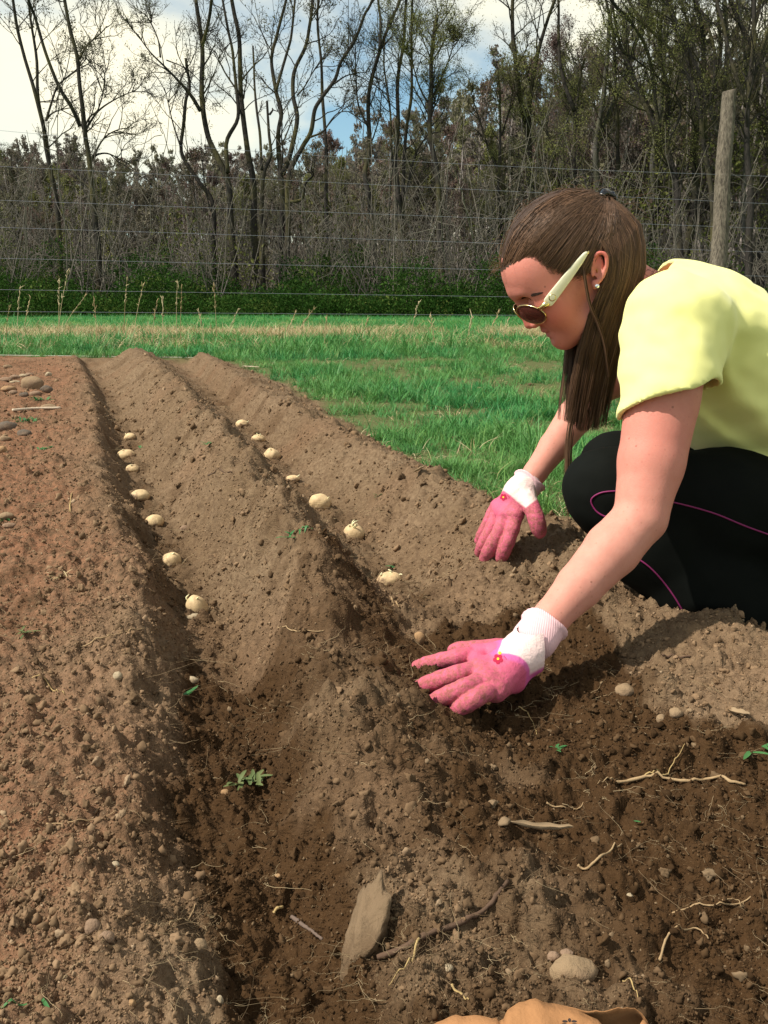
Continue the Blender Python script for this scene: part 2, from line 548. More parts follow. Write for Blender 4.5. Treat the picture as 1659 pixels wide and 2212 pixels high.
def soil_nodes(m, moist, grassy=None, red=None):
    n1 = m.noise(9, 6, .65); n2 = m.noise(70, 6, .7); n3 = m.noise(420, 3, .7)
    dry = m.mix(n1, (0.212, 0.141, 0.082), (0.122, 0.081, 0.047))
    n0 = m.noise(2.2, 4, .6)
    dry = m.mix(m.ramp(n0, [(.35, (0, 0, 0)), (.65, (1, 1, 1))]), dry, m.mix(n1, (0.265, 0.186, 0.116), (0.18, 0.125, 0.077)))
    if red is not None: dry = m.mix(red, dry, (0.245, 0.118, 0.067))
    dry = m.mix(m.ramp(n2, [(.38, (0, 0, 0)), (.66, (1, 1, 1))]), dry, (0.110, 0.070, 0.042))
    dry = m.mix(m.ramp(n3, [(.60, (0, 0, 0)), (.72, (1, 1, 1))]), dry, (0.30, 0.21, 0.135))
    wet = m.mix(n2, (0.080, 0.043, 0.019), (0.032, 0.017, 0.008))
    wet = m.mix(m.ramp(n3, [(.62, (0, 0, 0)), (.74, (1, 1, 1))]), wet, (0.155, 0.100, 0.056))
    c = m.mix(moist, dry, wet)
    if grassy is not None:
        c = m.mix(grassy, m.mix(n2, (0.065, 0.10, 0.032), (0.13, 0.115, 0.055)), c)
    vr = []
    for sc_ in (75, 210):
        vo = m.n('ShaderNodeTexVoronoi'); vo.inputs['Scale'].default_value = sc_
        mp = m.n('ShaderNodeMapping'); mp.inputs['Scale'].default_value = (1, 1, 1.4)
        m.l(m.mix(.12, m.tc.outputs['Object'], m.n('ShaderNodeTexNoise').outputs['Color']), mp.inputs['Vector']); m.l(mp.outputs['Vector'], vo.inputs['Vector'])
        vr.append(m.math('SUBTRACT', 1.0, vo.outputs['Distance']))
    h = m.math('ADD', m.math('MULTIPLY', n2, .5), m.math('MULTIPLY', n3, .3))
    h = m.math('ADD', h, m.math('ADD', m.math('MULTIPLY', vr[0], .45), m.math('MULTIPLY', vr[1], .22)))
    return c, h
m = Mat('garden_soil', 0.97, 0.08)
c, h = soil_nodes(m, m.attr('moist'), m.attr('soil'), m.attr('red'))
m.color(c); m.bump(h, 0.9, 0.007)
soil_mat = m.m
soil_ob = obj('soil_bed', np_mesh('soil_bed', np.stack([GX, GY, GZ], 1), gq, soil_mat, cols={'moist': MOI, 'soil': SOIL, 'red': np.clip(RED, 0, 1)}))
tag(soil_ob, kind='structure')

# ---- field and wooded hill beyond, one sheet to the horizon
fa = np.linspace(-math.pi, math.pi, 289)
fr = np.concatenate([[0.0, .2], .4 * (9.4 / .4) ** np.linspace(0, 1, 12), np.array([9.9, 10.3]), 10.6 * (900 / 10.6) ** np.linspace(0, 1, 90)])
Rf, Af = np.meshgrid(fr, fa, indexing='ij')
FX, FY = (Rf * np.sin(Af)).ravel(), (Rf * np.cos(Af)).ravel() - .05
def field_z(X, Y):
    r = np.hypot(X, Y + .05); a = np.arctan2(X, Y + .05)
    z = .075 + .05 * fbm(X * .12, Y * .12, 1.1, 2) * sstep(11, 20, r)
    hill = sstep(38, 150, Y) * (9 + 3.5 * perlin(X * .012 + 3, Y * .01) + 5 * sstep(-10, 60, X) + 3 * sstep(-20, -80, X))
    return z + hill
FZ = field_z(FX, FY)
rr_ = np.hypot(FX, FY + .05); aa_ = np.abs(np.arctan2(FX, FY + .05))
FZ = np.where((rr_ < 10.1) & (aa_ < math.radians(85.5)), FZ - .25, FZ)
nA = len(fa)
i, j = np.meshgrid(np.arange(len(fr) - 1), np.arange(nA - 1), indexing='ij')
fq = np.stack([i * nA + j, (i + 1) * nA + j, (i + 1) * nA + j + 1, i * nA + j + 1], -1).reshape(-1, 4)[:, ::-1]
m = Mat('field_grass', 0.95, 0.1)
n1 = m.noise(.35, 5); n2 = m.noise(6, 5, .7)
g1 = m.mix(n2, (0.060, 0.175, 0.040), (0.120, 0.240, 0.065))
g1 = m.mix(m.ramp(n1, [(.5, (0, 0, 0)), (.68, (1, 1, 1))]), g1, (0.22, 0.20, 0.085))
sep = m.n('ShaderNodeSeparateXYZ'); m.l(m.tc.outputs['Object'], sep.inputs[0])
mr = m.n('ShaderNodeMapRange'); mr.inputs['From Min'].default_value = 25; mr.inputs['From Max'].default_value = 30
m.l(sep.outputs['Y'], mr.inputs['Value'])
m.color(m.mix(mr.outputs['Result'], g1, m.mix(n2, (0.075, 0.055, 0.035), (0.05, 0.055, 0.025))))
m.bump(n2, .6, .05)
field = obj('field', np_mesh('field', np.stack([FX, FY, FZ], 1), fq, m.m))
tag(field, kind='structure')

# ---- scattering: one geometry-nodes object per kind of stuff
def scatter(name, src_meshes, pts, rot, scl, mats=None, attrs=None, kind='stuff'):
    """instances of small meshes on points; pts split among the variants"""
    out = []
    n = len(src_meshes)
    pick = np.random.default_rng(len(pts)).integers(0, n, len(pts))
    me = bpy.data.meshes.new(name)
    me.vertices.add(len(pts)); me.vertices.foreach_set('co', np.asarray(pts, np.float32).ravel())
    a = me.attributes.new('rot', 'FLOAT_VECTOR', 'POINT'); a.data.foreach_set('vector', np.asarray(rot, np.float32).ravel())
    scl = np.asarray(scl, np.float32)
    if scl.ndim == 1: scl = np.repeat(scl[:, None], 3, 1)
    a = me.attributes.new('scl', 'FLOAT_VECTOR', 'POINT'); a.data.foreach_set('vector', scl.ravel())
    a = me.attributes.new('pick', 'INT', 'POINT'); a.data.foreach_set('value', pick.astype(np.int32))
    for k, v in (attrs or {}).items():
        a = me.attributes.new(k, 'FLOAT', 'POINT'); a.data.foreach_set('value', np.asarray(v, np.float32))
    o = bpy.data.objects.new(name, me); C.objects.link(o); o['kind'] = kind
    ng = bpy.data.node_groups.new(name, 'GeometryNodeTree')
    ng.interface.new_socket('Geometry', in_out='INPUT', socket_type='NodeSocketGeometry')
    ng.interface.new_socket('Geometry', in_out='OUTPUT', socket_type='NodeSocketGeometry')
    N = ng.nodes; Lk = ng.links.new
    gi = N.new('NodeGroupInput'); go = N.new('NodeGroupOutput')
    jn = N.new('GeometryNodeJoinGeometry')
    def named(nm, ty):
        q = N.new('GeometryNodeInputNamedAttribute'); q.data_type = ty; q.inputs['Name'].default_value = nm
        return q.outputs['Attribute']
    rot_s, scl_s, pick_s = named('rot', 'FLOAT_VECTOR'), named('scl', 'FLOAT_VECTOR'), named('pick', 'INT')
    e2r = N.new('FunctionNodeEulerToRotation'); Lk(rot_s, e2r.inputs[0])
    for v, sm in enumerate(src_meshes):
        so_ = bpy.data.objects.new(name + '_source', sm)          # never linked into the scene
        oi = N.new('GeometryNodeObjectInfo'); oi.inputs['Object'].default_value = so_
        oi.inputs['As Instance'].default_value = True
        cmp_ = N.new('FunctionNodeCompare'); cmp_.data_type = 'INT'; cmp_.operation = 'EQUAL'
        Lk(pick_s, [s for s in cmp_.inputs if s.name == 'A' and s.type == 'INT'][0])
        [s for s in cmp_.inputs if s.name == 'B' and s.type == 'INT'][0].default_value = v
        ip = N.new('GeometryNodeInstanceOnPoints')
        Lk(gi.outputs[0], ip.inputs['Points']); Lk(oi.outputs['Geometry'], ip.inputs['Instance'])
        Lk(cmp_.outputs['Result'], ip.inputs['Selection'])
        Lk(e2r.outputs[0], ip.inputs['Rotation']); Lk(scl_s, ip.inputs['Scale'])
        Lk(ip.outputs['Instances'], jn.inputs[0])
    Lk(jn.outputs[0], go.inputs[0])
    md = o.modifiers.new('scatter', 'NODES'); md.node_group = ng
    return o
def log_points(n, r0, r1, a0=-48, a1=48, rng=RNG):
    r = r0 * (r1 / r0) ** rng.random(n); a = np.radians(rng.uniform(a0, a1, n))
    return r * np.sin(a), r * np.cos(a) - .05, r

# crumbs of soil
def crumb(seed, mat):
    import bmesh
    bm = bmesh.new(); bmesh.ops.create_icosphere(bm, subdivisions=2, radius=1)
    v = np.array([x.co[:] for x in bm.verts]); f = np.array([[x.index for x in q.verts] for q in bm.faces]); bm.free()
    rgc = np.random.default_rng(int(seed * 10)); r_c = np.full(len(v), 1.15)
    for q in range(8):
        d_ = rgc.normal(0, 1, 3); d_ /= np.linalg.norm(d_); r_c = np.minimum(r_c, rgc.uniform(.55, .9) / np.maximum(v @ d_, .05))
    v = v * r_c[:, None]
    n = fbm(v[:, 0] * 1.1 + seed, v[:, 1] * 1.1, v[:, 2] * 1.1, 3)
    v = v * (1 + .50 * n + .30 * fbm(v[:, 0] * 2.6, v[:, 1] * 2.6 + seed, v[:, 2] * 2.6, 2))[:, None] * np.array([1, .80, .62])
    return np_mesh('crumb', v, f, mat, smooth=False)
m = Mat('soil_crumb', 0.98, 0.05)
mo = m.attr('moist', typ='INSTANCER')
oi_ = m.n('ShaderNodeObjectInfo')
dryc = m.ramp(oi_.outputs['Random'], [(0, (0.12, 0.078, 0.046)), (.5, (0.205, 0.132, 0.077)), (.95, (0.25, 0.165, 0.10)), (1, (0.32, 0.23, 0.15))])
wetc = m.ramp(oi_.outputs['Random'], [(0, (0.028, 0.016, 0.008)), (.6, (0.062, 0.035, 0.017)), (.95, (0.105, 0.064, 0.034)), (1, (0.20, 0.14, 0.085))])
m.color(m.mix(mo, dryc, wetc))
crumb_mat = m.m
n = 380000
x, y, r = log_points(n, .42, 8.3)
z, s, ln = ground_z(x, y, r * .0046, True)
d, rid = worley(x * 4, y * 4, 2)
keep = (RNG.random(n) < s) & (RNG.random(n) < .35 + .65 * sstep(-.3, .4, fbm(x * 5, y * 5, 6.1, 2)))
x, y, z, r = x[keep], y[keep], z[keep], r[keep]
n = len(x)
size = (.0007 + .0017 * RNG.random(n) ** 1.6) * (1 + 3.2 * RNG.random(n) ** 22) * np.clip(r / 1.3, .45, 3.4) ** .5
mo_ = moisture(x, y, LF(y), RF(y), GE(y))
crumbs = scatter('soil_crumbs', [crumb(k, crumb_mat) for k in (1.3, 7.7, 15.2, 22.9)], np.stack([x, y, z + size * .25], 1), RNG.uniform(0, 6.28, (n, 3)), size, attrs={'moist': mo_})

# clods turned up by the rake
def clod(seed, mat):
    import bmesh
    bm = bmesh.new(); bmesh.ops.create_icosphere(bm, subdivisions=3, radius=1)
    v = np.array([x.co[:] for x in bm.verts]); f = np.array([[x.index for x in q.verts] for q in bm.faces]); bm.free()
    rgc = np.random.default_rng(int(seed * 10)); r_c = np.full(len(v), 1.2)
    for q in range(5):
        d_ = rgc.normal(0, 1, 3); d_ /= np.linalg.norm(d_); r_c = np.minimum(r_c, rgc.uniform(.5, .9) / np.maximum(v @ d_, .05))
    n_ = .55 * fbm(v[:, 0] * 1.3 + seed, v[:, 1] * 1.3, v[:, 2] * 1.3, 2) + .42 * (1 - 2 * np.abs(perlin(v[:, 0] * 2.4 + seed, v[:, 1] * 2.4, v[:, 2] * 2.4))) + .30 * perlin(v[:, 0] * 5.2, v[:, 1] * 5.2 + seed, v[:, 2] * 5.2)
    return np_mesh('clod', v * (r_c * np.clip(.85 + n_, .3, 2))[:, None] * np.array([1, .85, .6]), f, mat, smooth=False)
n = 11000
x, y, r = log_points(n, .7, 8.3)
z, s, ln = ground_z(x, y, r * .0046, True)
keep = (RNG.random(n) < s * np.clip(.55 + 1.1 * fbm(x * 3.5, y * 3.5, 16.1, 2), .05, 1)) & (np.hypot(x - .13, (y - 1.25) * 1.6) > .17)
x, y, z, r = x[keep], y[keep], z[keep], r[keep]; n = len(x)
size = (.0024 + .0068 * RNG.random(n) ** 3.2) * np.clip(r / 2, .6, 1.9) ** .6
scatter('soil_clods', [clod(k, crumb_mat) for k in (2.1, 5.7, 11.2, 18.9, 27.3)], np.stack([x, y, z + size * .05], 1), RNG.uniform(0, 6.28, (n, 3)), size, attrs={'moist': np.clip(moisture(x, y, LF(y), RF(y), GE(y)) + .15, 0, 1)})

# fibrous roots and straw bits
def rootlet(seed, mat, n=7):
    rg_ = np.random.default_rng(seed)
    b = Builder()
    for k in range(n):
        p = np.cumsum(np.concatenate([[rg_.normal(0, .25, 3) * [1, 1, .1]], rg_.normal(0, .10, (7, 3)) * [1, 1, .35] + rg_.normal(0, .12, 3) * [1, 1, .15]]), 0)
        p[:, 2] = np.abs(p[:, 2]) * .6 + .01
        b.tube(spline(p, 10), np.linspace(.011, .004, 10), 3)
    return b.mesh('rootlet', mat)
m = Mat('dry_rootlets', 0.9, 0.1)
oi_ = m.n('ShaderNodeObjectInfo')
m.color(m.ramp(oi_.outputs['Random'], [(0, (0.10, 0.065, 0.035)), (.5, (0.22, 0.155, 0.09)), (1, (0.42, 0.32, 0.19))]))
root_mat = m.m
n = 6500
x, y, r = log_points(n, .42, 6.0)
z, s, ln = ground_z(x, y, r * .0046, True)
keep = RNG.random(n) < s * (.3 + .7 * sstep(-.2, .5, fbm(x * 4, y * 4, 9.1, 2)))
x, y, z, r = x[keep], y[keep], z[keep], r[keep]; n = len(x)
scatter('rootlets', [rootlet(k, root_mat, 5) for k in range(5)], np.stack([x, y, z + .001], 1), np.stack([RNG.normal(0, .2, n), RNG.normal(0, .2, n), RNG.uniform(0, 6.28, n)], 1), (.010 + .022 * RNG.random(n) ** 2) * np.clip(r, .8, 2.2) ** .6)

# grass
def tuft(seed, mat, nb, L, wd, spread, droop, segs=5):
    rg_ = np.random.default_rng(seed)
    V, Fq = [], []; o_ = 0
    for k in range(nb):
        a = rg_.uniform(0, 6.283); ln_ = L * rg_.uniform(.45, 1.1); w_ = wd * rg_.uniform(.6, 1.2)
        base = np.array([rg_.normal(0, spread), rg_.normal(0, spread), 0])
        dirv = np.array([math.cos(a), math.sin(a), 0]); side = np.array([-math.sin(a), math.cos(a), 0])
        lean = rg_.uniform(.15, .75); dr = droop * rg_.uniform(.3, 1.4)
        for s_ in range(segs + 1):
            t = s_ / segs
            p = base + dirv * ln_ * (lean * t + dr * t * t) * .8 + np.array([0, 0, 1]) * ln_ * (t - dr * .55 * t * t - .12 * t * lean)
            ww = w_ * (1 - t ** 1.8) * (.7 + .6 * t * (1 - t))
            tw = side * math.cos(.6 * t) + dirv * math.sin(.6 * t) * .3
            V += [p - tw * ww, p + tw * ww]
        for s_ in range(segs):
            q = o_ + 2 * s_
            Fq.append([q, q + 1, q + 3, q + 2])
        o_ += 2 * (segs + 1)
    return np_mesh('tuft', np.array(V), np.array(Fq), mat)
def leafy(name, stops, rough=.5, transl=.25, spec=.25, patch=None):
    m = Mat(name, rough, spec)
    oi_ = m.n('ShaderNodeObjectInfo')
    c = m.ramp(oi_.outputs['Random'], stops)
    if patch: c = m.mix(m.math('MULTIPLY', m.attr('patch', typ='INSTANCER'), .55), c, patch)
    c = m.mix(m.noise(14, 3), c, m.mix(.55, c, (0.02, 0.04, 0.01), 'MULTIPLY'))
    m.color(c)
    tr = m.n('ShaderNodeBsdfTranslucent'); m.l(c, tr.inputs['Color'])
    mx = m.n('ShaderNodeMixShader'); mx.inputs['Fac'].default_value = transl
    out = m.t.nodes['Material Output']
    m.l(m.b.outputs[0], mx.inputs[1]); m.l(tr.outputs[0], mx.inputs[2]); m.l(mx.outputs[0], out.inputs['Surface'])
    return m.m
grass_mat = leafy('green_grass', [(0, (0.028, 0.190, 0.050)), (.45, (0.058, 0.325, 0.090)), (.8, (0.11, 0.38, 0.105)), (1, (0.23, 0.40, 0.11))], patch=(0.21, 0.38, 0.09))
straw_mat = leafy('dry_straw', [(0, (0.42, 0.30, 0.15)), (.5, (0.64, 0.49, 0.27)), (1, (0.78, 0.65, 0.42))], .8, .15)
tufts = [tuft(k, grass_mat, 13, .075, .0021, .020, .55) for k in range(5)] + [tuft(9, grass_mat, 16, .125, .0026, .022, .45)]
n = 66000
x, y, r = log_points(n, 1.5, 11.8, -50, 62)
z, s, ln = ground_z(x, y, r * .0046, True)
pt = fbm(x * 1.9, y * 1.9, 4.4, 3)
den = np.where(y > BED_END - .2, 1.0, np.clip(.78 + 1.3 * pt, .06, 1))
den = den * (1 - sstep(.05, .35, s)) * np.where(y < 1.9, .25, 1)
keep = RNG.random(n) < den
x, y, z, r, pt = x[keep], y[keep], z[keep], r[keep], pt[keep]; n = len(x)
sc = (.70 + .65 * RNG.random(n)) * np.clip(.8 + .6 * pt, .5, 1.3) * (1 + .95 * sstep(7.6, 9.2, y)) * (.75 + .25 * sstep(2, 4, y))
scatter('grass', tufts, np.stack([x, y, z - .004], 1), np.stack([RNG.normal(0, .12, n), RNG.normal(0, .12, n), RNG.uniform(0, 6.28, n)], 1), np.stack([sc, sc, sc * RNG.uniform(.7, 1.2, n)], 1), attrs={'patch': np.clip(.5 + .9 * fbm(x * 1.3, y * 1.3, 11.0, 3), 0, 1)})
# matted dead leaves and clippings between the tufts
n = 9000
x, y, r = log_points(n, 1.6, 9.5)
z, s, ln = ground_z(x, y, r * .0046, True)
keep = (s < .6) & (RNG.random(n) < np.clip(.28 - .8 * fbm(x * 1.9, y * 1.9, 4.4, 3), .05, 1))
x, y, z, r = x[keep], y[keep], z[keep], r[keep]; n = len(x)
scatter('dead_clippings', [tuft(20 + k, straw_mat, 5, .07, .0016, .03, 1.6, 4) for k in range(3)], np.stack([x, y, z], 1), np.stack([RNG.normal(0, .3, n), RNG.normal(0, .3, n), RNG.uniform(0, 6.28, n)], 1), .5 + .6 * RNG.random(n))
# unmown dry grass along the fence, thinning into the mown field behind
n = 36000
yy_ = 9.4 + 7.4 * RNG.random(n); xx_ = RNG.uniform(-10.5, 10.5, n) * (yy_ / 11)
band = 12.4 + .05 * xx_
den = np.exp(-(np.abs(yy_ - band) / 2.0) ** 2) * np.clip(.42 + 2.0 * fbm(xx_ * .55, yy_ * .5, 1.9, 3) + .35 * sstep(0, -5, xx_), .03, 1)
keep = RNG.random(n) < den
x, y = xx_[keep], yy_[keep]; n = len(x)
z = np.where(np.hypot(x, y + .05) < 10.15, ground_z(x, y, .05), field_z(x, y))
scatter('dry_grass', [tuft(40 + k, straw_mat, 16, .20, .0036, .08, .95) for k in range(4)], np.stack([x, y, z - .01], 1), np.stack([RNG.normal(0, .2, n), RNG.normal(0, .2, n), RNG.uniform(0, 6.28, n)], 1), .6 + .7 * RNG.random(n))
n = 17000
yy_ = 10.3 + 16 * RNG.random(n) ** 1.4; xx_ = RNG.uniform(-.8, .8, n) * yy_
z = np.where(np.hypot(xx_, yy_ + .05) < 10.15, ground_z(xx_, yy_, .05), field_z(xx_, yy_))
scatter('field_tufts', [tuft(60 + k, grass_mat, 14, .12, .0050, .10, .6, 3) for k in range(3)], np.stack([xx_, yy_, z - .01], 1), np.stack([RNG.normal(0, .15, n), RNG.normal(0, .15, n), RNG.uniform(0, 6.28, n)], 1), .7 + .6 * RNG.random(n))
# ================================================================== trees, woods, undergrowth
def bark(name, a, b, moss=None):
    m = Mat(name, 0.95, 0.08)
    n1 = m.noise(3.0, 6, .7, stretch=(4, 4, .6)); n2 = m.noise(.8, 4)
    c = m.mix(n1, a, b)
    if moss: c = m.mix(m.ramp(n2, [(.48, (0, 0, 0)), (.66, (1, 1, 1))]), c, moss)
    m.color(c); m.bump(n1, 1.0, .05)
    return m.m
BARK = bark('dark_bark', (0.050, 0.044, 0.040), (0.022, 0.020, 0.018), (0.080, 0.072, 0.034))
BARK_GREY = bark('grey_bark', (0.125, 0.118, 0.108), (0.058, 0.054, 0.050), (0.10, 0.10, 0.06))
BARK_FAR = bark('hazed_bark', (0.38, 0.335, 0.315), (0.26, 0.232, 0.222))  # far trees' bark paled and greyed in its colour to stand in for haze
def budmat(name, stops):
    return leafy(name, stops, .8, .3, .1)
BARK_BRUSH = bark('brush_bark', (0.185, 0.165, 0.140), (0.105, 0.095, 0.080))
BUDS = budmat('brown_buds', [(0, (0.09, 0.075, 0.055)), (.6, (0.15, 0.125, 0.075)), (1, (0.20, 0.185, 0.085))])
BUDS_GREEN = budmat('olive_leaf_buds', [(0, (0.14, 0.145, 0.055)), (.5, (0.23, 0.235, 0.085)), (1, (0.32, 0.33, 0.115))])
BUDS_RED = budmat('red_buds', [(0, (0.20, 0.14, 0.128)), (.6, (0.26, 0.18, 0.155)), (1, (0.27, 0.20, 0.15))])
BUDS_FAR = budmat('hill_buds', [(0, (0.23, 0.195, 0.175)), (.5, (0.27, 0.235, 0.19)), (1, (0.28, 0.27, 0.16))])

def grow(stems, rg_, n1=14, n2=7, n3=4, up=.55, reach=3.0, bud=.0, budn=2, k1=5, fine=.008, bud_w=None, from_=.28, droop=0.0):
    """stems: list of (points, base radius, top radius). returns trunk and crown builders"""
    T, Cn = Builder(), Builder()
    bv, bf = [], []
    def budq(p, n):
        for _ in range(n):
            q = p + rg_.normal(0, .09, 3)
            s = bud * rg_.uniform(.5, 1.3)
            a, b = rg_.normal(0, 1, 3), rg_.normal(0, 1, 3)
            a /= np.linalg.norm(a); b /= np.linalg.norm(b)
            i0 = len(bv)
            bv.extend([q - a * s, q + b * s * .6, q + a * s, q - b * s * .6]); bf.append([i0, i0 + 1, i0 + 2, i0 + 3])
    def limb(p0, d, L, r0, lvl):
        ns = (7, 6, 4)[lvl - 1]
        pts = [p0]; dd = d / np.linalg.norm(d)
        for s in range(ns):
            dd = dd + rg_.normal(0, .16 if lvl < 3 else .22, 3) + np.array([0, 0, .09 * up - droop * .1 * lvl])
            dd /= np.linalg.norm(dd)
            pts.append(pts[-1] + dd * L / ns)
        pts = np.array(pts)
        rr = np.linspace(r0, max(r0 * .30, fine * .5), ns + 1)
        (T if lvl < 3 else Cn).tube(pts, rr, (k1, 4, 3)[lvl - 1], cap=False)
        if lvl < 3:
            num = n2 if lvl == 1 else n3
            for q in range(num):
                t = rg_.uniform(.2, 1.0)
                i = min(int(t * ns), ns - 1); f = t * ns - i
                p = pts[i] * (1 - f) + pts[i + 1] * f
                tan = pts[i + 1] - pts[i]; tan /= np.linalg.norm(tan)
                side = np.cross(tan, rg_.normal(0, 1, 3)); side /= np.linalg.norm(side)
                nd = tan * rg_.uniform(.5, 1.0) + side * rg_.uniform(.5, .95) + np.array([0, 0, .35 * up])
                limb(p, nd, L * rg_.uniform(.32, .58) * (1.1 - .5 * t), max(rr[i] * rg_.uniform(.42, .62), fine), lvl + 1)
        elif bud > 0:
            for q in pts[1:]: budq(q, budn)
    for pts, r0, r1 in stems:
        P = spline(pts, max(14, 4 * len(pts)))
        n = len(P)
        L = np.cumsum(np.concatenate([[0], np.linalg.norm(np.diff(P, axis=0), axis=1)])); tt = L / L[-1]
        P = P + np.stack([perlin(L * .5 + r0 * 90, L * 0 + 1.5), perlin(L * .5, L * 0 + 7.5 + r0 * 50), 0 * L], 1) * .10 * np.minimum(1, L)[:, None]
        rr = r0 + (r1 - r0) * tt ** .8
        rr = rr * (1 + .10 * perlin(L * 1.7, L * 0 + r0 * 77)) * (1 + .55 * np.exp(-L / .35) * (pts[0][2] < 1.0))
        T.tube(P, rr, 9, cap=True)
        for q in range(int(n1 * min(1.0, L[-1] / 9 + .25))):
            t = from_ + (1 - from_) * rg_.random() ** .85
            i = min(np.searchsorted(tt, t), n - 2)
            tan = P[i + 1] - P[i]; tan /= np.linalg.norm(tan)
            side = np.cross(tan, rg_.normal(0, 1, 3)); side /= np.linalg.norm(side)
            d = tan * rg_.uniform(.35, 1.0) + side * rg_.uniform(.6, 1.0) + np.array([0, 0, up * .6])
            limb(P[i], d, reach * rg_.uniform(.5, 1.15) * (1.15 - .65 * t), max(rr[i] * rg_.uniform(.24, .42), .018), 1)
    if bv: Cn.add(np.array(bv), q=np.array(bf))
    return T, Cn
def tree_parts(T, Cn, bark_m, bud_m):
    tm = T.mesh('trunk', bark_m)
    cm = Cn.mesh('crown', bark_m, smooth=False)
    cm.materials.append(bud_m)
    nq = sum(len(q) for q in Cn.q)
    nb = len(Cn.q[-1]) if Cn.q else 0
    return tm, cm, nq, nb
def place_tree(name, label, group, base, T, Cn, bark_m, bud_m, has_buds, cat='tree'):
    root = empty(name, tuple(base))
    tag(root, label, cat, group)
    obj('trunk', T.mesh('trunk', bark_m), root)
    cm = Cn.mesh('crown', bark_m, smooth=False)
    if has_buds:
        cm.materials.append(bud_m)
        nq = sum(len(q) for q in Cn.q); nb = len(Cn.q[-1])
        mi = np.zeros(len(cm.polygons), np.int32); mi[nq - nb:nq] = 1      # quads come before triangles
        cm.polygons.foreach_set('material_index', mi)
    obj('crown', cm, root)
    return root

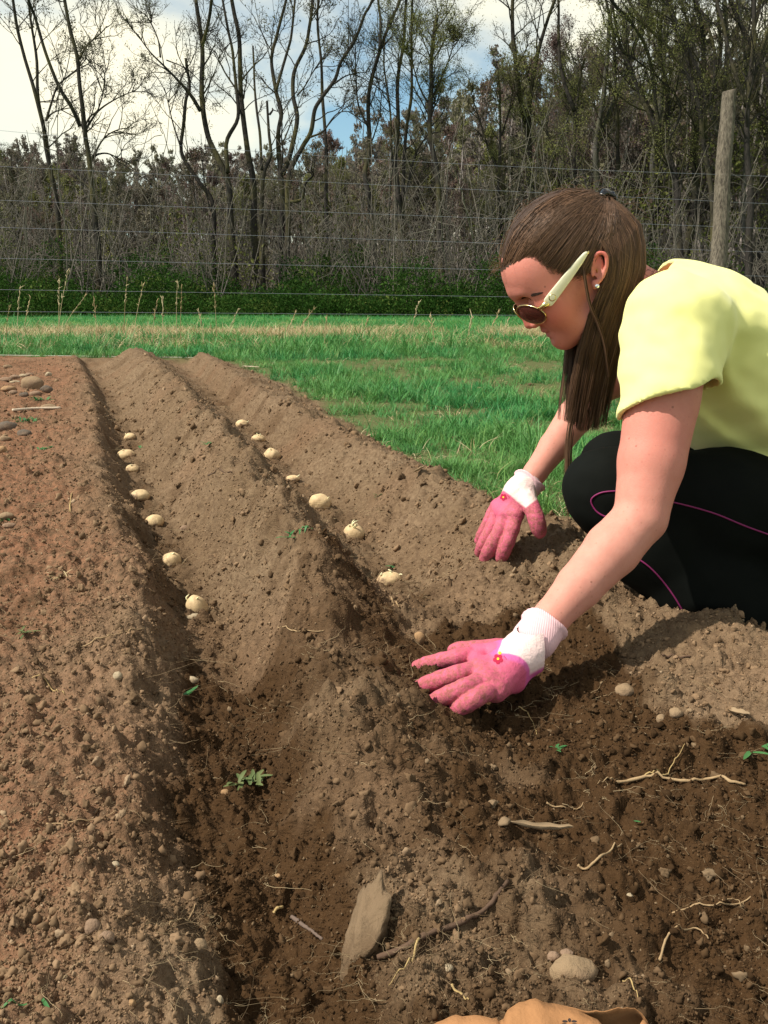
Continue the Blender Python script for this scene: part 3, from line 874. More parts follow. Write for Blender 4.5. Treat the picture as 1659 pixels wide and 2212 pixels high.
def px_stem(poly, d, w0, w1, ext=True, dd=0.0):
    """a stem followed through the picture at distance d; w: widths in picture pixels"""
    n = len(poly)
    pts = [at(px, py, d + dd * i / max(1, n - 1)) for i, (px, py) in enumerate(poly)]
    if ext:                                        # carry the stem on above the frame
        v = pts[-1] - pts[-2]; v = v / np.linalg.norm(v)
        pts.append(pts[-1] + v * 2.2 + np.array([0, 0, .5])); pts.append(pts[-1] + v * 1.6 + np.array([.2, .1, 1.0]))
        w1 = w1 * .45
    return np.array(pts), w0 * d / FPX / 2, w1 * d / FPX / 2
def R1(l): return [(x / 3.0, y / 3.0) for x, y in l]
def R2(l): return [(553 + x / 3.0, y / 3.0) for x, y in l]
def R3(l): return [(1106 + x / 3.0, y / 3.0) for x, y in l]
NEAR = [
 ('twin-stemmed dark bare tree at the left edge of the wood, stems crossing high up', 30, [
   (R1([(410, 1990), (400, 1750), (365, 1350), (330, 1150), (298, 960), (285, 830), (232, 620), (150, 300), (95, 40)]), 14, 6, True),
   (R1([(298, 900), (262, 640), (245, 400), (205, 110), (192, 0)]), 8, 5, True),
   (R1([(300, 780), (345, 640), (385, 550), (500, 450), (560, 380)]), 6, 2, False),
   (R1([(295, 780), (350, 730), (440, 705), (520, 700)]), 4, 1.5, False)], dict(bud=.035, budn=1), 'b'),
 ('straight dark tree with a long forked top, second trunk from the left', 29, [
   (R1([(650, 1990), (640, 1700), (610, 1420), (592, 1200), (575, 1020), (545, 850), (528, 600), (512, 380), (462, 190), (420, 0)]), 15, 8, True),
   (R1([(520, 820), (470, 690), (385, 540), (300, 330), (225, 90), (190, 0)]), 9, 5, True),
   (R1([(592, 1030), (640, 1000), (720, 1000), (850, 1070)]), 5, 1.5, False),
   (R1([(600, 1020), (680, 900), (780, 840), (870, 830)]), 5, 1.5, False),
   (R1([(555, 840), (640, 720), (760, 640), (885, 585)]), 6, 1.5, False),
   (R1([(545, 830), (585, 760), (650, 700), (690, 520), (660, 420)]), 4, 1.5, False),
   (R1([(515, 380), (570, 300), (650, 230), (700, 170)]), 5, 2, False),
   (R1([(605, 1240), (520, 1150), (440, 1050)]), 5, 2, False)], dict(bud=.022, budn=2), 'g'),
 ('leaning crooked tree whose thin trunk bends left then upright, left of the big fork', 31, [
   (R1([(1405, 1980), (1392, 1600), (1372, 1320), (1285, 1180), (1180, 1000), (1192, 820), (1200, 650), (1228, 560), (1215, 380)]), 13, 6, False),
   (R1([(1170, 950), (1130, 800), (1090, 640), (1070, 570)]), 4, 1.5, False)], dict(n1=9, bud=.03, budn=1), 'b'),
 ('large forked tree with a long limb arching left over the clearing', 30, [
   (R1([(1520, 1900), (1500, 1330), (1470, 1150), (1400, 1000), (1345, 880), (1315, 700), (1308, 500), (1302, 300), (1275, 60), (1268, 0)]), 18, 11, True),
   (R1([(1300, 720), (1225, 590), (1085, 440), (985, 340), (905, 235)]), 9, 2, False),
   (R1([(1475, 1120), (1478, 920), (1545, 770), (1535, 600), (1520, 350), (1480, 150)]), 10, 5, True),
   (R1([(1310, 300), (1365, 120), (1385, 0)]), 8, 5, True),
   (R1([(1040, 370), (1030, 250), (980, 130)]), 4, 1.5, False),
   (R1([(1080, 390), (1180, 430), (1230, 470)]), 3, 1.5, False)], dict(n1=16, bud=.022, budn=2), 'g'),
 ('thick upright tree just right of the large forked tree', 30.5, [
   (R1([(1680, 1950), (1660, 1600), (1645, 1200), (1600, 960), (1572, 700), (1550, 450), (1540, 220), (1500, 0)]), 18, 10, True),
   (R1([(1560, 620), (1460, 460), (1400, 330)]), 5, 2, False)], dict(n1=14, bud=.022, budn=2), 'b'),
 ('old tree with a snapped-off spike of a trunk', 29.5, [
   (R2([(30, 1950), (38, 1400), (45, 1130), (95, 1000), (92, 850), (85, 720), (80, 655)]), 16, 5, False),
   (R2([(90, 740), (112, 715), (115, 705)]), 5, 3, False),
   (R2([(38, 1100), (30, 900), (12, 700), (0, 500), (-10, 300)]), 7, 4, False)], dict(n1=5, reach=1.2), 'n'),
 ('tree of two wavy stems rising from one trunk in the middle of the wood', 29.5, [
   (R2([(140, 1950), (160, 1600), (172, 1200), (158, 1000), (150, 850), (165, 725), (128, 590), (100, 430), (108, 330), (150, 185)]), 17, 5, True),
   (R2([(172, 1130), (240, 960), (278, 770), (250, 620), (258, 460), (332, 300), (352, 150), (362, 0)]), 12, 5, True),
   (R2([(130, 590), (200, 350), (235, 230), (265, 0)]), 7, 4, True),
   (R2([(265, 620), (320, 560), (400, 430)]), 4, 1.5, False)], dict(n1=13, bud=.035, budn=1), 'b'),
 ('tree with a long limb sweeping right and a low crooked bough', 29, [
   (R2([(185, 1950), (200, 1500), (210, 1160), (295, 960), (350, 860), (378, 720), (430, 640), (520, 520), (560, 400), (645, 260), (705, 90), (750, 0)]), 15, 5, True),
   (R2([(205, 1310), (300, 1290), (330, 1190), (382, 1135), (372, 1100)]), 8, 3, False),
   (R2([(350, 890), (440, 850), (540, 735), (650, 725)]), 5, 1.5, False),
   (R2([(510, 540), (600, 490), (740, 465)]), 4, 1.5, False)], dict(n1=11, bud=.03, budn=1), 'b'),
 ('slim pole-straight tree in the middle of the wood', 31, [
   (R2([(485, 1950), (475, 1600), (458, 1300), (450, 1100), (445, 850), (428, 560), (415, 330), (408, 100), (410, 0)]), 12, 6, True)], dict(n1=14, reach=2.0, bud=.03, budn=1), 'b'),
 ('dark tree with a sharply kinked trunk left of the trunk cluster', 30, [
   (R2([(765, 1950), (755, 1600), (738, 1300), (705, 1120), (728, 1000), (735, 750), (745, 580), (790, 380), (830, 250), (890, 90), (930, 0)]), 15, 8, True),
   (R2([(800, 330), (810, 160), (800, 0)]), 7, 4, True),
   (R2([(725, 820), (670, 680), (655, 480), (650, 320)]), 5, 2, False)], dict(n1=15, bud=.022, budn=2), 'g'),
 ('cluster of several straight trunks standing from one foot, centre of the wood', 31, [
   (R2([(920, 1960), (928, 1450), (908, 1050), (918, 780), (930, 500), (958, 300), (970, 0)]), 14, 7, True),
   (R2([(950, 1960), (958, 1450), (970, 1000), (978, 800), (1000, 600), (1008, 300), (1010, 0)]), 11, 6, True),
   (R2([(900, 1200), (880, 900), (870, 650), (840, 400), (845, 250)]), 6, 3, False),
   (R2([(975, 1250), (1040, 1000), (1130, 850)]), 6, 3, False)], dict(n1=12, bud=.022, budn=2), 'g'),
 ('tall tree with a round budding crown against the blue gap of sky', 30, [
   (R2([(1205, 1960), (1192, 1500), (1168, 1080), (1142, 900), (1135, 740), (1140, 550), (1135, 400), (1150, 220), (1175, 100)]), 16, 8, False),
   (R2([(1140, 700), (1080, 600), (1040, 480), (1010, 350)]), 5, 2, False),
   (R2([(1140, 640), (1200, 520), (1260, 380), (1290, 250)]), 5, 2, False)], dict(n1=22, n2=8, reach=2.7, bud=.024, budn=4, from_=.55), 'g'),
 ('slender open-branched tree left of the woman\'s hair', 32, [
   (R2([(1600, 1960), (1590, 1500), (1580, 1200), (1592, 900), (1590, 600), (1570, 480)]), 9, 4, False),
   (R2([(1575, 1120), (1500, 930), (1430, 700), (1400, 560)]), 6, 2, False),
   (R2([(1590, 880), (1650, 700), (1670, 560)]), 5, 2, False)], dict(n1=14, reach=2.2, bud=.022, budn=4), 'g'),
 ('grey tree with a broad fan of twigs above the woman\'s head', 31, [
   (R3([(405, 1960), (400, 1300), (402, 950), (410, 700), (440, 520), (480, 380)]), 13, 5, False),
   (R3([(405, 720), (330, 470), (310, 250), (305, 0)]), 9, 5, True),
   (R3([(230, 1960), (232, 1200), (235, 850), (150, 620), (100, 450)]), 8, 4, False)], dict(n1=18, bud=.024, budn=4), 'g'),
 ('straight grey-brown trunk midway between the woman\'s head and the post', 33, [
   (R3([(705, 1960), (700, 1250), (680, 900), (680, 500), (655, 200), (610, 0)]), 13, 7, True)], dict(n1=20, bud=.022, budn=4), 'g'),
 ('big tree leaning left over the woman, its trunk running down to the post', 29, [
   (R3([(1110, 1960), (1080, 1300), (1030, 1050), (940, 850), (840, 620), (740, 400), (640, 290)]), 19, 7, False),
   (R3([(960, 880), (930, 560), (880, 300), (760, 120), (640, 0)]), 9, 5, True),
   (R3([(1000, 950), (1100, 700), (950, 500), (700, 300)]), 6, 3, False)], dict(n1=20, reach=3.4, bud=.022, budn=4), 'g'),
 ('dark tree with an upswept fan of limbs left of the post', 28.5, [
   (R3([(1300, 1960), (1290, 1300), (1240, 900), (1180, 600), (1060, 350), (860, 150), (760, 0)]), 15, 6, True),
   (R3([(1250, 900), (1260, 600), (1150, 300), (1000, 0)]), 9, 5, True),
   (R3([(1270, 700), (1330, 400), (1280, 150), (1200, 0)]), 8, 5, True)], dict(n1=20, reach=3.4, bud=.022, budn=4), 'g'),
 ('dark many-limbed tree right of the post at the picture edge', 27.5, [
   (R3([(1535, 1960), (1540, 1300), (1535, 850), (1540, 600), (1560, 300), (1575, 0)]), 18, 9, True),
   (R3([(1530, 700), (1430, 400), (1380, 150), (1330, 0)]), 10, 6, True),
   (R3([(1545, 560), (1640, 300), (1700, 100), (1740, 0)]), 9, 6, True),
   (R3([(1540, 800), (1600, 740), (1655, 760), (1700, 720)]), 5, 2, False)], dict(n1=24, reach=3.2, bud=.021, budn=2), 'b'),
 ('pale thin trunk behind the foot of the post', 31, [
   (R3([(1525, 1990), (1515, 1600), (1505, 1200), (1500, 900), (1530, 600), (1500, 300)]), 12, 4, True)], dict(n1=12, bud=.021, budn=2), 'p'),
]
for k, (label, d, stems, kw, bt) in enumerate(NEAR):
    rg_ = np.random.default_rng(100 + k)
    st = [px_stem(pl, d, w0, w1, ext, rg_.normal(0, .6)) for pl, w0, w1, ext in stems]
    b0 = st[0][0][0]
    gz = float(field_z(np.array([b0[0]]), np.array([b0[1]]))[0])
    st[0][0][0] = [b0[0], b0[1], gz - .1]
    par = dict(n1=14, n2=5, n3=4, reach=2.6); par.update(kw)
    T, Cn = grow(st, rg_, **par)
    place_tree('tree', label, 'trees along the edge of the wood', st[0][0][0], T, Cn, BARK_GREY if bt == 'p' else BARK, BUDS_GREEN if bt == 'g' else BUDS, par.get('bud', 0) > 0)

# a second rank of trees between and behind, four kinds copied
KINDS = []
for k, (bk_, bd_, nm, kw) in enumerate([
    (BARK_GREY, BUDS_GREEN, 'tree', dict(bud=.028, budn=3, n1=18, reach=3.0)),
    (BARK, BUDS, 'tree', dict(bud=.022, budn=2, n1=18, reach=2.8)),
    (BARK_GREY, BUDS_RED, 'tree', dict(bud=.032, budn=4, n1=16, n2=7, reach=2.6, from_=.42)),
    (BARK, BUDS_GREEN, 'tree', dict(bud=.028, budn=3, n1=20, reach=3.4, from_=.2))]):
    rg_ = np.random.default_rng(300 + k)
    hgt = (13, 14, 10, 12)[k]
    p = np.stack([np.cumsum(rg_.normal(0, .22, 8)) - 0, np.cumsum(rg_.normal(0, .22, 8)), np.linspace(-.1, hgt, 8)], 1); p[0, :2] = 0
    st = [(p, .17, .03)]
    q = p[3:].copy(); q[:, 0] += np.linspace(0, 2.0, 5) * rg_.choice([-1, 1]); q[:, 1] += np.linspace(0, 1.2, 5); q[:, 2] *= .95; q[0] = p[3]
    st.append((q, .10, .025))
    par = dict(n1=16, n2=6, n3=4); par.update(kw)
    T, Cn = grow(st, rg_, **par)
    root = place_tree(nm, 'tree', None, (0, 0, 0), T, Cn, bk_, bd_, True)
    KINDS.append(root)
def copy_tree(r):
    c = r.copy(); C.objects.link(c)
    for ch in r.children:
        q = ch.copy(); C.objects.link(q); q.parent = c
    return c
SECOND = [  # picture x, distance, kind, size
 (-60, 36, 1, .75), (30, 40, 0, .55), (95, 46, 1, .5), (175, 38, 2, .42), (250, 44, 0, .45), (330, 42, 1, .36), (385, 48, 3, .42), (450, 37, 1, .38), (560, 40, 0, .40), (640, 44, 3, .44), (690, 39, 1, .42),
 (760, 41, 3, .50), (835, 38, 0, .55), (905, 45, 3, .56), (985, 37, 2, .48), (1020, 42, 0, .46), (1070, 36, 3, .46), (1120, 40, 0, .66), (1165, 35, 1, 1.0), (1215, 44, 2, 1.1), (1260, 37, 0, 1.05), (1300, 41, 2, 1.2),
 (1345, 36, 3, 1.0), (1390, 39, 0, 1.15), (1430, 34, 3, 1.1), (1475, 42, 1, 1.2), (1515, 36, 0, 1.1), (1560, 33, 3, 1.1), (1605, 38, 1, 1.2), (1650, 35, 3, 1.2), (1700, 34, 0, 1.2), (1760, 37, 1, 1.2)]
WORDS = ['slim grey tree with pale green buds', 'dark bare-twigged tree', 'tree with reddish spring buds', 'bushy olive-budded tree']
SIDE = [(220, 'far left of the wood behind the two leftmost trunks'), (560, 'behind the left half of the wood'), (900, 'behind the middle of the wood'), (1250, 'behind the trees above the woman\'s head'), (1540, 'between the woman\'s head and the fence post, deep in the wood'), (9999, 'right of the fence post, deep in the wood')]
used = {}; seen = [0, 0, 0, 0]
ORD = ['first', 'second', 'third', 'fourth', 'fifth', 'sixth', 'seventh', 'eighth', 'ninth', 'tenth', 'eleventh', 'twelfth']
PLUR = ['slim grey trees with pale green buds', 'dark bare-twigged trees', 'reddish budding trees', 'bushy olive-budded trees']
for k, (px, d, kd, sz) in enumerate(SECOND):
    r = KINDS[kd] if kd not in used else copy_tree(KINDS[kd])
    used[kd] = 1
    a = (px - 829.5) / FPX * d
    y = d * math.cos(PITCH)
    r.location = (a, y, float(field_z(np.array([a]), np.array([y]))[0]) - .05)
    r.rotation_euler = (0, 0, k * 2.4)
    r.scale = (sz, sz, sz * random.uniform(.92, 1.1))
    where = [w_ for lim, w_ in SIDE if px < lim][0]
    tag(r, '{} from left of the {} in the wood'.format(ORD[seen[kd]], PLUR[kd]), 'tree', PLUR[kd] + ' deep in the wood'); seen[kd] += 1

# far wooded hill: one mass
def far_tree(seed, hgt, bk_, bd_, bud):
    rg_ = np.random.default_rng(seed)
    p = np.stack([np.cumsum(rg_.normal(0, .2, 6)), np.cumsum(rg_.normal(0, .2, 6)), np.linspace(-.2, hgt, 6)], 1); p[0, :2] = 0
    T, Cn = grow([(p, .15, .03)], rg_, n1=16, n2=5, n3=3, reach=3.0, bud=bud, budn=2, k1=4, fine=.018, from_=.25)
    b = Builder(); b.v = T.v + Cn.v
    n0 = T.n
    b.n = T.n + Cn.n; b.q = T.q + [q + n0 for q in Cn.q]; b.t = T.t + [t + n0 for t in Cn.t]; b.c = T.c + Cn.c
    me = b.mesh('far_tree', bk_, smooth=False); me.materials.append(bd_)
    nq = sum(len(q) for q in b.q); nb = len(Cn.q[-1])
    mi = np.zeros(len(me.polygons), np.int32); mi[nq - nb:nq] = 1
    me.polygons.foreach_set('material_index', mi)
    return me
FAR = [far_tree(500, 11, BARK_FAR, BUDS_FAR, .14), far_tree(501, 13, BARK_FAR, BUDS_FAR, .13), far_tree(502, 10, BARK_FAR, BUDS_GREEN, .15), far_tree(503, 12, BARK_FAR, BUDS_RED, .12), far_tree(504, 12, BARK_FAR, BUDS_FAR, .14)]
rg_ = np.random.default_rng(77)
n = 1700
yy = 44 + 130 * rg_.random(n) ** 1.5; aa = rg_.uniform(-.72, .72, n); xx = np.tan(aa) * yy
keep = np.ones(n, bool)
z = field_z(xx, yy)
lim = np.interp(np.tan(aa), [-.62, -.43, -.3, -.1, 0, .12, .3, .45, .62], [.17, .15, .135, .13, .165, .20, .24, .265, .27])
hs = np.clip((lim * yy * (.60 + .52 * rg_.random(n)) - (z - CAM_H)) / 12.5, .22, 1.1)
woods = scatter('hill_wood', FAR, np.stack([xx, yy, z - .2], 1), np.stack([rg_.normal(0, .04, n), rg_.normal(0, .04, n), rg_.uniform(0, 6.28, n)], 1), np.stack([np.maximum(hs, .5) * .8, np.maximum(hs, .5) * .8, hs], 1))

# thin saplings and dead brush standing among the trunks
def sapling(seed):
    rg_ = np.random.default_rng(seed)
    b = Builder()
    for s in range(5):
        x0 = rg_.normal(0, .35, 2); h = rg_.uniform(1.6, 5.2); ln_ = rg_.normal(0, .35, 2)
        t = np.linspace(0, 1, 8)
        p = np.stack([x0[0] + ln_[0] * h * t + np.cumsum(rg_.normal(0, .06, 8)), x0[1] + ln_[1] * h * t + np.cumsum(rg_.normal(0, .06, 8)), h * t], 1)
        b.tube(p, np.linspace(.019, .006, 8), 4, cap=False)
        for k in range(6):
            i = rg_.integers(2, 7); d = rg_.normal(0, 1, 3) + [0, 0, .7]; d /= np.linalg.norm(d)
            L = rg_.uniform(.3, 1.1)
            q = p[i] + np.outer(np.linspace(0, 1, 5), d) * L + np.cumsum(rg_.normal(0, .04, (5, 3)), 0)
            b.tube(q, np.linspace(.011, .004, 5), 3, cap=False)
    return b.mesh('sapling', BARK_BRUSH, smooth=False)
n = 620
yy = 27.5 + 20 * rg_.random(n) ** 1.3; xx = rg_.uniform(-.82, .82, n) * yy
scatter('dead_brush', [sapling(600 + k) for k in range(5)], np.stack([xx, yy, field_z(xx, yy)], 1), np.stack([0 * xx, 0 * xx, rg_.uniform(0, 6.28, n)], 1), .6 + .7 * rg_.random(n))
# low green undergrowth along the edge of the wood
ivy_mat = leafy('undergrowth_leaf', [(0, (0.020, 0.058, 0.010)), (.5, (0.040, 0.098, 0.018)), (.85, (0.068, 0.135, 0.026)), (1, (0.15, 0.18, 0.045))], .85, .25, .05)
def leaf_clump(seed, num=90, mat=ivy_mat, rx=.42, rz=.36, s0=.035):
    rg_ = np.random.default_rng(seed)
    V, Fq = [], []
    for k in range(num):
        c_ = rg_.normal(0, 1, 3); c_ = c_ / np.linalg.norm(c_) * rg_.random() ** .4 * np.array([rx, rx, rz]) + [0, 0, rz * .9]
        a, b = rg_.normal(0, 1, 3), rg_.normal(0, 1, 3); a /= np.linalg.norm(a); b -= a * (a @ b); b /= np.linalg.norm(b)
        s = s0 * rg_.uniform(.6, 1.5)
        i0 = len(V); V += [c_ - a * s, c_ + b * s * .55, c_ + a * s, c_ - b * s * .55]; Fq.append([i0, i0 + 1, i0 + 2, i0 + 3])
    return np_mesh('leaf_clump', np.array(V), np.array(Fq), mat, smooth=False)
n = 6200
yy = 25.2 + 6.5 * rg_.random(n) ** 1.1; xx = rg_.uniform(-.85, .85, n) * yy
hmax = np.clip(.55 + 2.3 * fbm(xx * .36, yy * .30, 2.2, 3), .10, 2.9) * sstep(25.0, 26.5, yy)
zz = field_z(xx, yy) + hmax * rg_.random(n) ** .8 - .1
scatter('undergrowth', [leaf_clump(700 + k) for k in range(4)], np.stack([xx, yy, zz], 1), np.stack([rg_.normal(0, .3, n), rg_.normal(0, .3, n), rg_.uniform(0, 6.28, n)], 1), .45 + .75 * rg_.random(n))
# olive leafing shrubs higher up inside the wood
olive_mat = leafy('olive_shrub_leaf', [(0, (0.085, 0.105, 0.030)), (.6, (0.145, 0.165, 0.045)), (1, (0.22, 0.23, 0.075))], .85, .3, .05)
n = 900
yy = 30 + 16 * rg_.random(n); xx = rg_.uniform(-.55, .62, n) * yy
dens = fbm(xx * .16, yy * .16, 6.2, 3) + .35 * sstep(-5, 14, xx)
keep = dens > .12
xx, yy = xx[keep], yy[keep]; n = len(xx)
zz = field_z(xx, yy) + rg_.random(n) * (2.2 + 3.0 * sstep(0, 14, xx))
scatter('shrub_leaves', [leaf_clump(720 + k, 80, olive_mat, .9, .75, .045) for k in range(3)], np.stack([xx, yy, zz], 1), np.stack([0 * xx, 0 * xx, rg_.uniform(0, 6.28, n)], 1), .6 + .8 * rg_.random(n))

# ================================================================== fence
D0, D1, D2 = 8.55, 9.95, 10.75
def fence_depth(px): return 1 / np.interp(px, [-900, 0, 830, 1520, 2600], [1 / (1 / (1.8 / D0 - .8 / D1 + 1e-9)), 1 / D0, 1 / D1, 1 / D2, 1 / 12.4]) if px >= 0 else 1 / (1 / D0 + (1 / D0 - 1 / D1) * (-px / 830.0))
WIRES = [(282, 345, 376), (355, 410, 428), (428, 473, 483), (487, 527, 535), (555, 584, 590), (624, 641, 645), (672, 681, 683)]
p0 = at(1548, 640, fence_depth(1548)); 
fence = empty('fence', (p0[0], p0[1], .08))
tag(fence, 'wire fence of seven thin strands strung across the field on a rough wooden post', 'fence')
m = Mat('wire_steel', 0.4, .5); m.color((0.36, 0.37, 0.45)); m.b.inputs['Metallic'].default_value = .45
wire_mat = m.m
for ys in WIRES:
    cf_ = np.polyfit([0, 830, 1520], ys, 2 if ys[0] < 300 else 1)
    pts = [at(px, np.polyval(cf_, px), fence_depth(px)) for px in (-700, -400, -200, 0, 400, 830, 1200, 1552)]
    # beyond the post the strand carries on to the right
    v = pts[-1] - pts[-2]
    pts += [pts[-1] + v * t for t in (1.0, 2.5)]
    b = Builder(); b.tube(spline(pts, 60), .0015, 5)
    obj('wire', b.mesh('wire', wire_mat), fence)
# the post: a peeled, fluted, slightly bent trunk
pc = [at(1576, 196, 10.85), at(1568, 300, 10.83), at(1561, 400, 10.82), at(1556, 500, 10.8), at(1546, 620, 10.78)]
pc.append(np.array([pc[-1][0] - .02, pc[-1][1], .0]))
P = spline(pc, 70)
K = 26; V = []
Ls = np.cumsum(np.concatenate([[0], np.linalg.norm(np.diff(P, axis=0), axis=1)]))
for i, c_ in enumerate(P):
    a = np.arange(K) * 2 * np.pi / K
    r = .086 + .012 * np.interp(Ls[i], [0, 1.0, 3], [-.6, 0, .8]) + .012 * fbm(np.cos(a) * 2.2, np.sin(a) * 2.2, np.full(K, Ls[i] * 1.1), 3) + .008 * perlin(np.cos(a) * 6, np.sin(a) * 6, np.full(K, Ls[i] * .5)) + .004 * perlin(np.cos(a) * 14, np.sin(a) * 14, np.full(K, Ls[i] * 2.0))
    r = r + .03 * np.exp(-((Ls[i] - 1.28) / .05) ** 2 - ((a - .3) / .5) ** 2)
    V.append(np.stack([c_[0] + r * np.cos(a), c_[1] + r * np.sin(a), np.full(K, c_[2]) + (.015 * np.cos(a) if i == 0 else 0)], 1))
V = np.concatenate(V + [[P[0] + [0, 0, .004]]])
F_ = [[i * K + k, i * K + (k + 1) % K, (i + 1) * K + (k + 1) % K, (i + 1) * K + k] for i in range(len(P) - 1) for k in range(K)]
m = Mat('weathered_post', 0.9, .1)
n1 = m.noise(5, 7, .75, stretch=(9, 9, .9))
m.color(m.mix(m.ramp(n1, [(.35, (0, 0, 0)), (.62, (1, 1, 1))]), (0.055, 0.045, 0.037), (0.235, 0.20, 0.155))); m.bump(n1, 1.0, .03)
obj('post', np_mesh('post', V, [np.array(F_)[:, ::-1], np.array([[k, (k + 1) % K, len(V) - 1] for k in range(K)])], m.m), fence)
# ================================================================== the person
# ---- materials
M = {}
m = Mat('skin', 0.58, 0.22)
c0 = m.mix(m.noise(60, 5), (0.66, 0.320, 0.250), (0.52, 0.205, 0.160))
_fr = m.n('ShaderNodeTexVoronoi'); _fr.inputs['Scale'].default_value = 85
m.l(m.tc.outputs['Object'], _fr.inputs['Vector'])
c0 = m.mix(m.math('MULTIPLY', m.ramp(m.noise(11, 4), [(.42, (0, 0, 0)), (.68, (1, 1, 1))]), .5), c0, (0.60, 0.245, 0.19))
c0 = m.mix(m.math('MULTIPLY', m.math('LESS_THAN', _fr.outputs['Distance'], .13), .28), c0, (0.30, 0.12, 0.08))
c0 = m.mix(m.attr('blush'), c0, (0.56, 0.15, 0.12))
c0 = m.mix(m.attr('lip'), c0, (0.47, 0.155, 0.145))
_mo = m.n('ShaderNodeTexVoronoi'); _mo.inputs['Scale'].default_value = 26
m.l(m.tc.outputs['Object'], _mo.inputs['Vector'])
c0 = m.mix(m.math('MULTIPLY', m.math('LESS_THAN', _mo.outputs['Distance'], 0.045), 0.55), c0, (0.20, 0.075, 0.05))
m.color(c0); m.bump(m.math('ADD', m.noise(420, 3), m.noise(60, 3)), 0.22, 0.002)
m.b.inputs['Subsurface Weight'].default_value = 0.12
m.b.inputs['Subsurface Radius'].default_value = (0.012, 0.005, 0.003)
m.b.inputs['Subsurface Scale'].default_value = 0.6
M['skin'] = m.m
m = Mat('yellow_cotton', 0.9, 0.1)
m.color(m.mix(m.noise(30, 5), (0.86, 0.83, 0.35), (0.80, 0.77, 0.285))); m.bump(m.noise(900, 2), 0.12, 0.001)
m.b.inputs['Sheen Weight'].default_value = 0.2
M['shirt'] = m.m
m = Mat('black_tracksuit', 0.85, 0.08)
m.color(m.mix(m.noise(25, 4), (0.0032, 0.0040, 0.0034), (0.006, 0.007, 0.006))); m.bump(m.noise(700, 2), 0.1, 0.001)
M['pants'] = m.m
M['piping'] = Mat('magenta_piping', 0.6).color((0.22, 0.02, 0.11)).m
m = Mat('rubber_glove', 0.62, 0.3)
dirt = m.math('MULTIPLY', m.attr('dirt'), m.ramp(m.noise(170, 6, 0.7), [(0.34, (0, 0, 0)), (0.62, (1, 1, 1))]))
pk = m.mix(m.noise(40, 4), (0.66, 0.120, 0.225), (0.59, 0.095, 0.19))
pk = m.mix(m.attr('magenta'), pk, (0.66, 0.13, 0.42))
pk = m.mix(m.math('MULTIPLY', dirt, 0.88), pk, (0.27, 0.105, 0.07))
kn = m.mix(m.noise(160, 3), (0.84, 0.66, 0.62), (0.76, 0.54, 0.54))
m.color(m.mix(m.attr('knit'), pk, kn))
m.bump(m.noise(330, 5, 0.65), 0.6, 0.0022)
m.rough_from(dirt, 0.5, 0.95)
M['glove'] = m.m
m = Mat('knit_cuff', 0.95, 0.1)
wv = m.n('ShaderNodeTexWave', wave_type='BANDS'); wv.inputs['Scale'].default_value = 130
m.l(m.tc.outputs['Object'], wv.inputs['Vector'])
m.color(m.mix(m.noise(120, 3), (0.80, 0.53, 0.56), (0.72, 0.44, 0.48))); m.bump(wv.outputs['Fac'], 0.4, 0.002)
M['cuff'] = m.m
M['petal'] = Mat('red_print', 0.7).color((0.38, 0.012, 0.05)).m
M['petal_eye'] = Mat('yellow_print', 0.7).color((0.80, 0.60, 0.03)).m
def hair_mat(name, a, b):
    m = Mat(name, 0.55, 0.25)
    m.color(m.mix(m.attr('tone'), a, b))
    m.b.inputs['Anisotropic'].default_value = 0.6
    return m.m
M['hair'] = hair_mat('brown_hair', (0.036, 0.020, 0.014), (0.215, 0.118, 0.070))
M['hair_base'] = Mat('brown_hair_mass', 0.6, 0.3).color((0.055, 0.031, 0.021)).m
M['brow'] = Mat('eyebrow_hair', 0.7).color((0.035, 0.017, 0.011)).m
M['cream'] = Mat('cream_plastic', 0.35, 0.5).color((0.78, 0.73, 0.54)).m
m = Mat('gold_metal', 0.25); m.color((0.72, 0.58, 0.28)); m.b.inputs['Metallic'].default_value = 1; M['gold'] = m.m
m = Mat('brown_lens', 0.06, 0.5)
m.color((0.10, 0.028, 0.022)); m.b.inputs['Alpha'].default_value = 0.74
M['lens'] = m.m
m = Mat('crystal', 0.05, 1.0); m.color((0.75, 0.78, 0.82)); m.b.inputs['Metallic'].default_value = 0.85; M['crystal'] = m.m
M['clip'] = Mat('black_plastic', 0.18, 0.6).color((0.008, 0.008, 0.01)).m
M['teeth'] = Mat('teeth', 0.3).color((0.75, 0.70, 0.62)).m
M['shoe'] = Mat('shoe_leather', 0.55).color((0.02, 0.02, 0.021)).m
M['sole'] = Mat('white_sole', 0.7).color((0.62, 0.62, 0.62)).m

person = empty('person', (0.62, 1.46, 0.03))
tag(person, 'crouching person in yellow T-shirt and black track trousers wearing pink gloves and sunglasses', 'person')

# ---- head frame: a right, b down, c towards the lens, in units of MM metres
HD = 1.45
MM = HD / FPX * 0.955
YAW = math.radians(14)
HO = at(1262, 585, HD)
_n = (C0 - HO) / np.linalg.norm(C0 - HO)
_r = CR - _n * (_n @ CR); _r /= np.linalg.norm(_r)
HB = np.cross(_r, _n); HB = HB if HB[2] < 0 else -HB
HA = math.cos(YAW) * _r - math.sin(YAW) * _n
HC = math.cos(YAW) * _n + math.sin(YAW) * _r
def W(a, b, c):
    return HO + MM * (1.026 * a * HA + b * HB + c * HC)
Ff = -0.75 * HA + 0.66 * HB          # where the face looks
Fu = -0.66 * HA - 0.75 * HB          # up along the face
FAX = [Ff, Fu, HC]
def hell(g, a, b, c, rf, ru, rc, k, sub=False, axes=None):
    g.ell(W(a, b, c), FAX if axes is None else axes, [rf * MM, ru * MM, rc * MM], k * MM, sub)
def hcone(g, p, q, r0, r1, k, sub=False):
    g.cone(W(*p), W(*q), r0 * MM, r1 * MM, k * MM, sub)

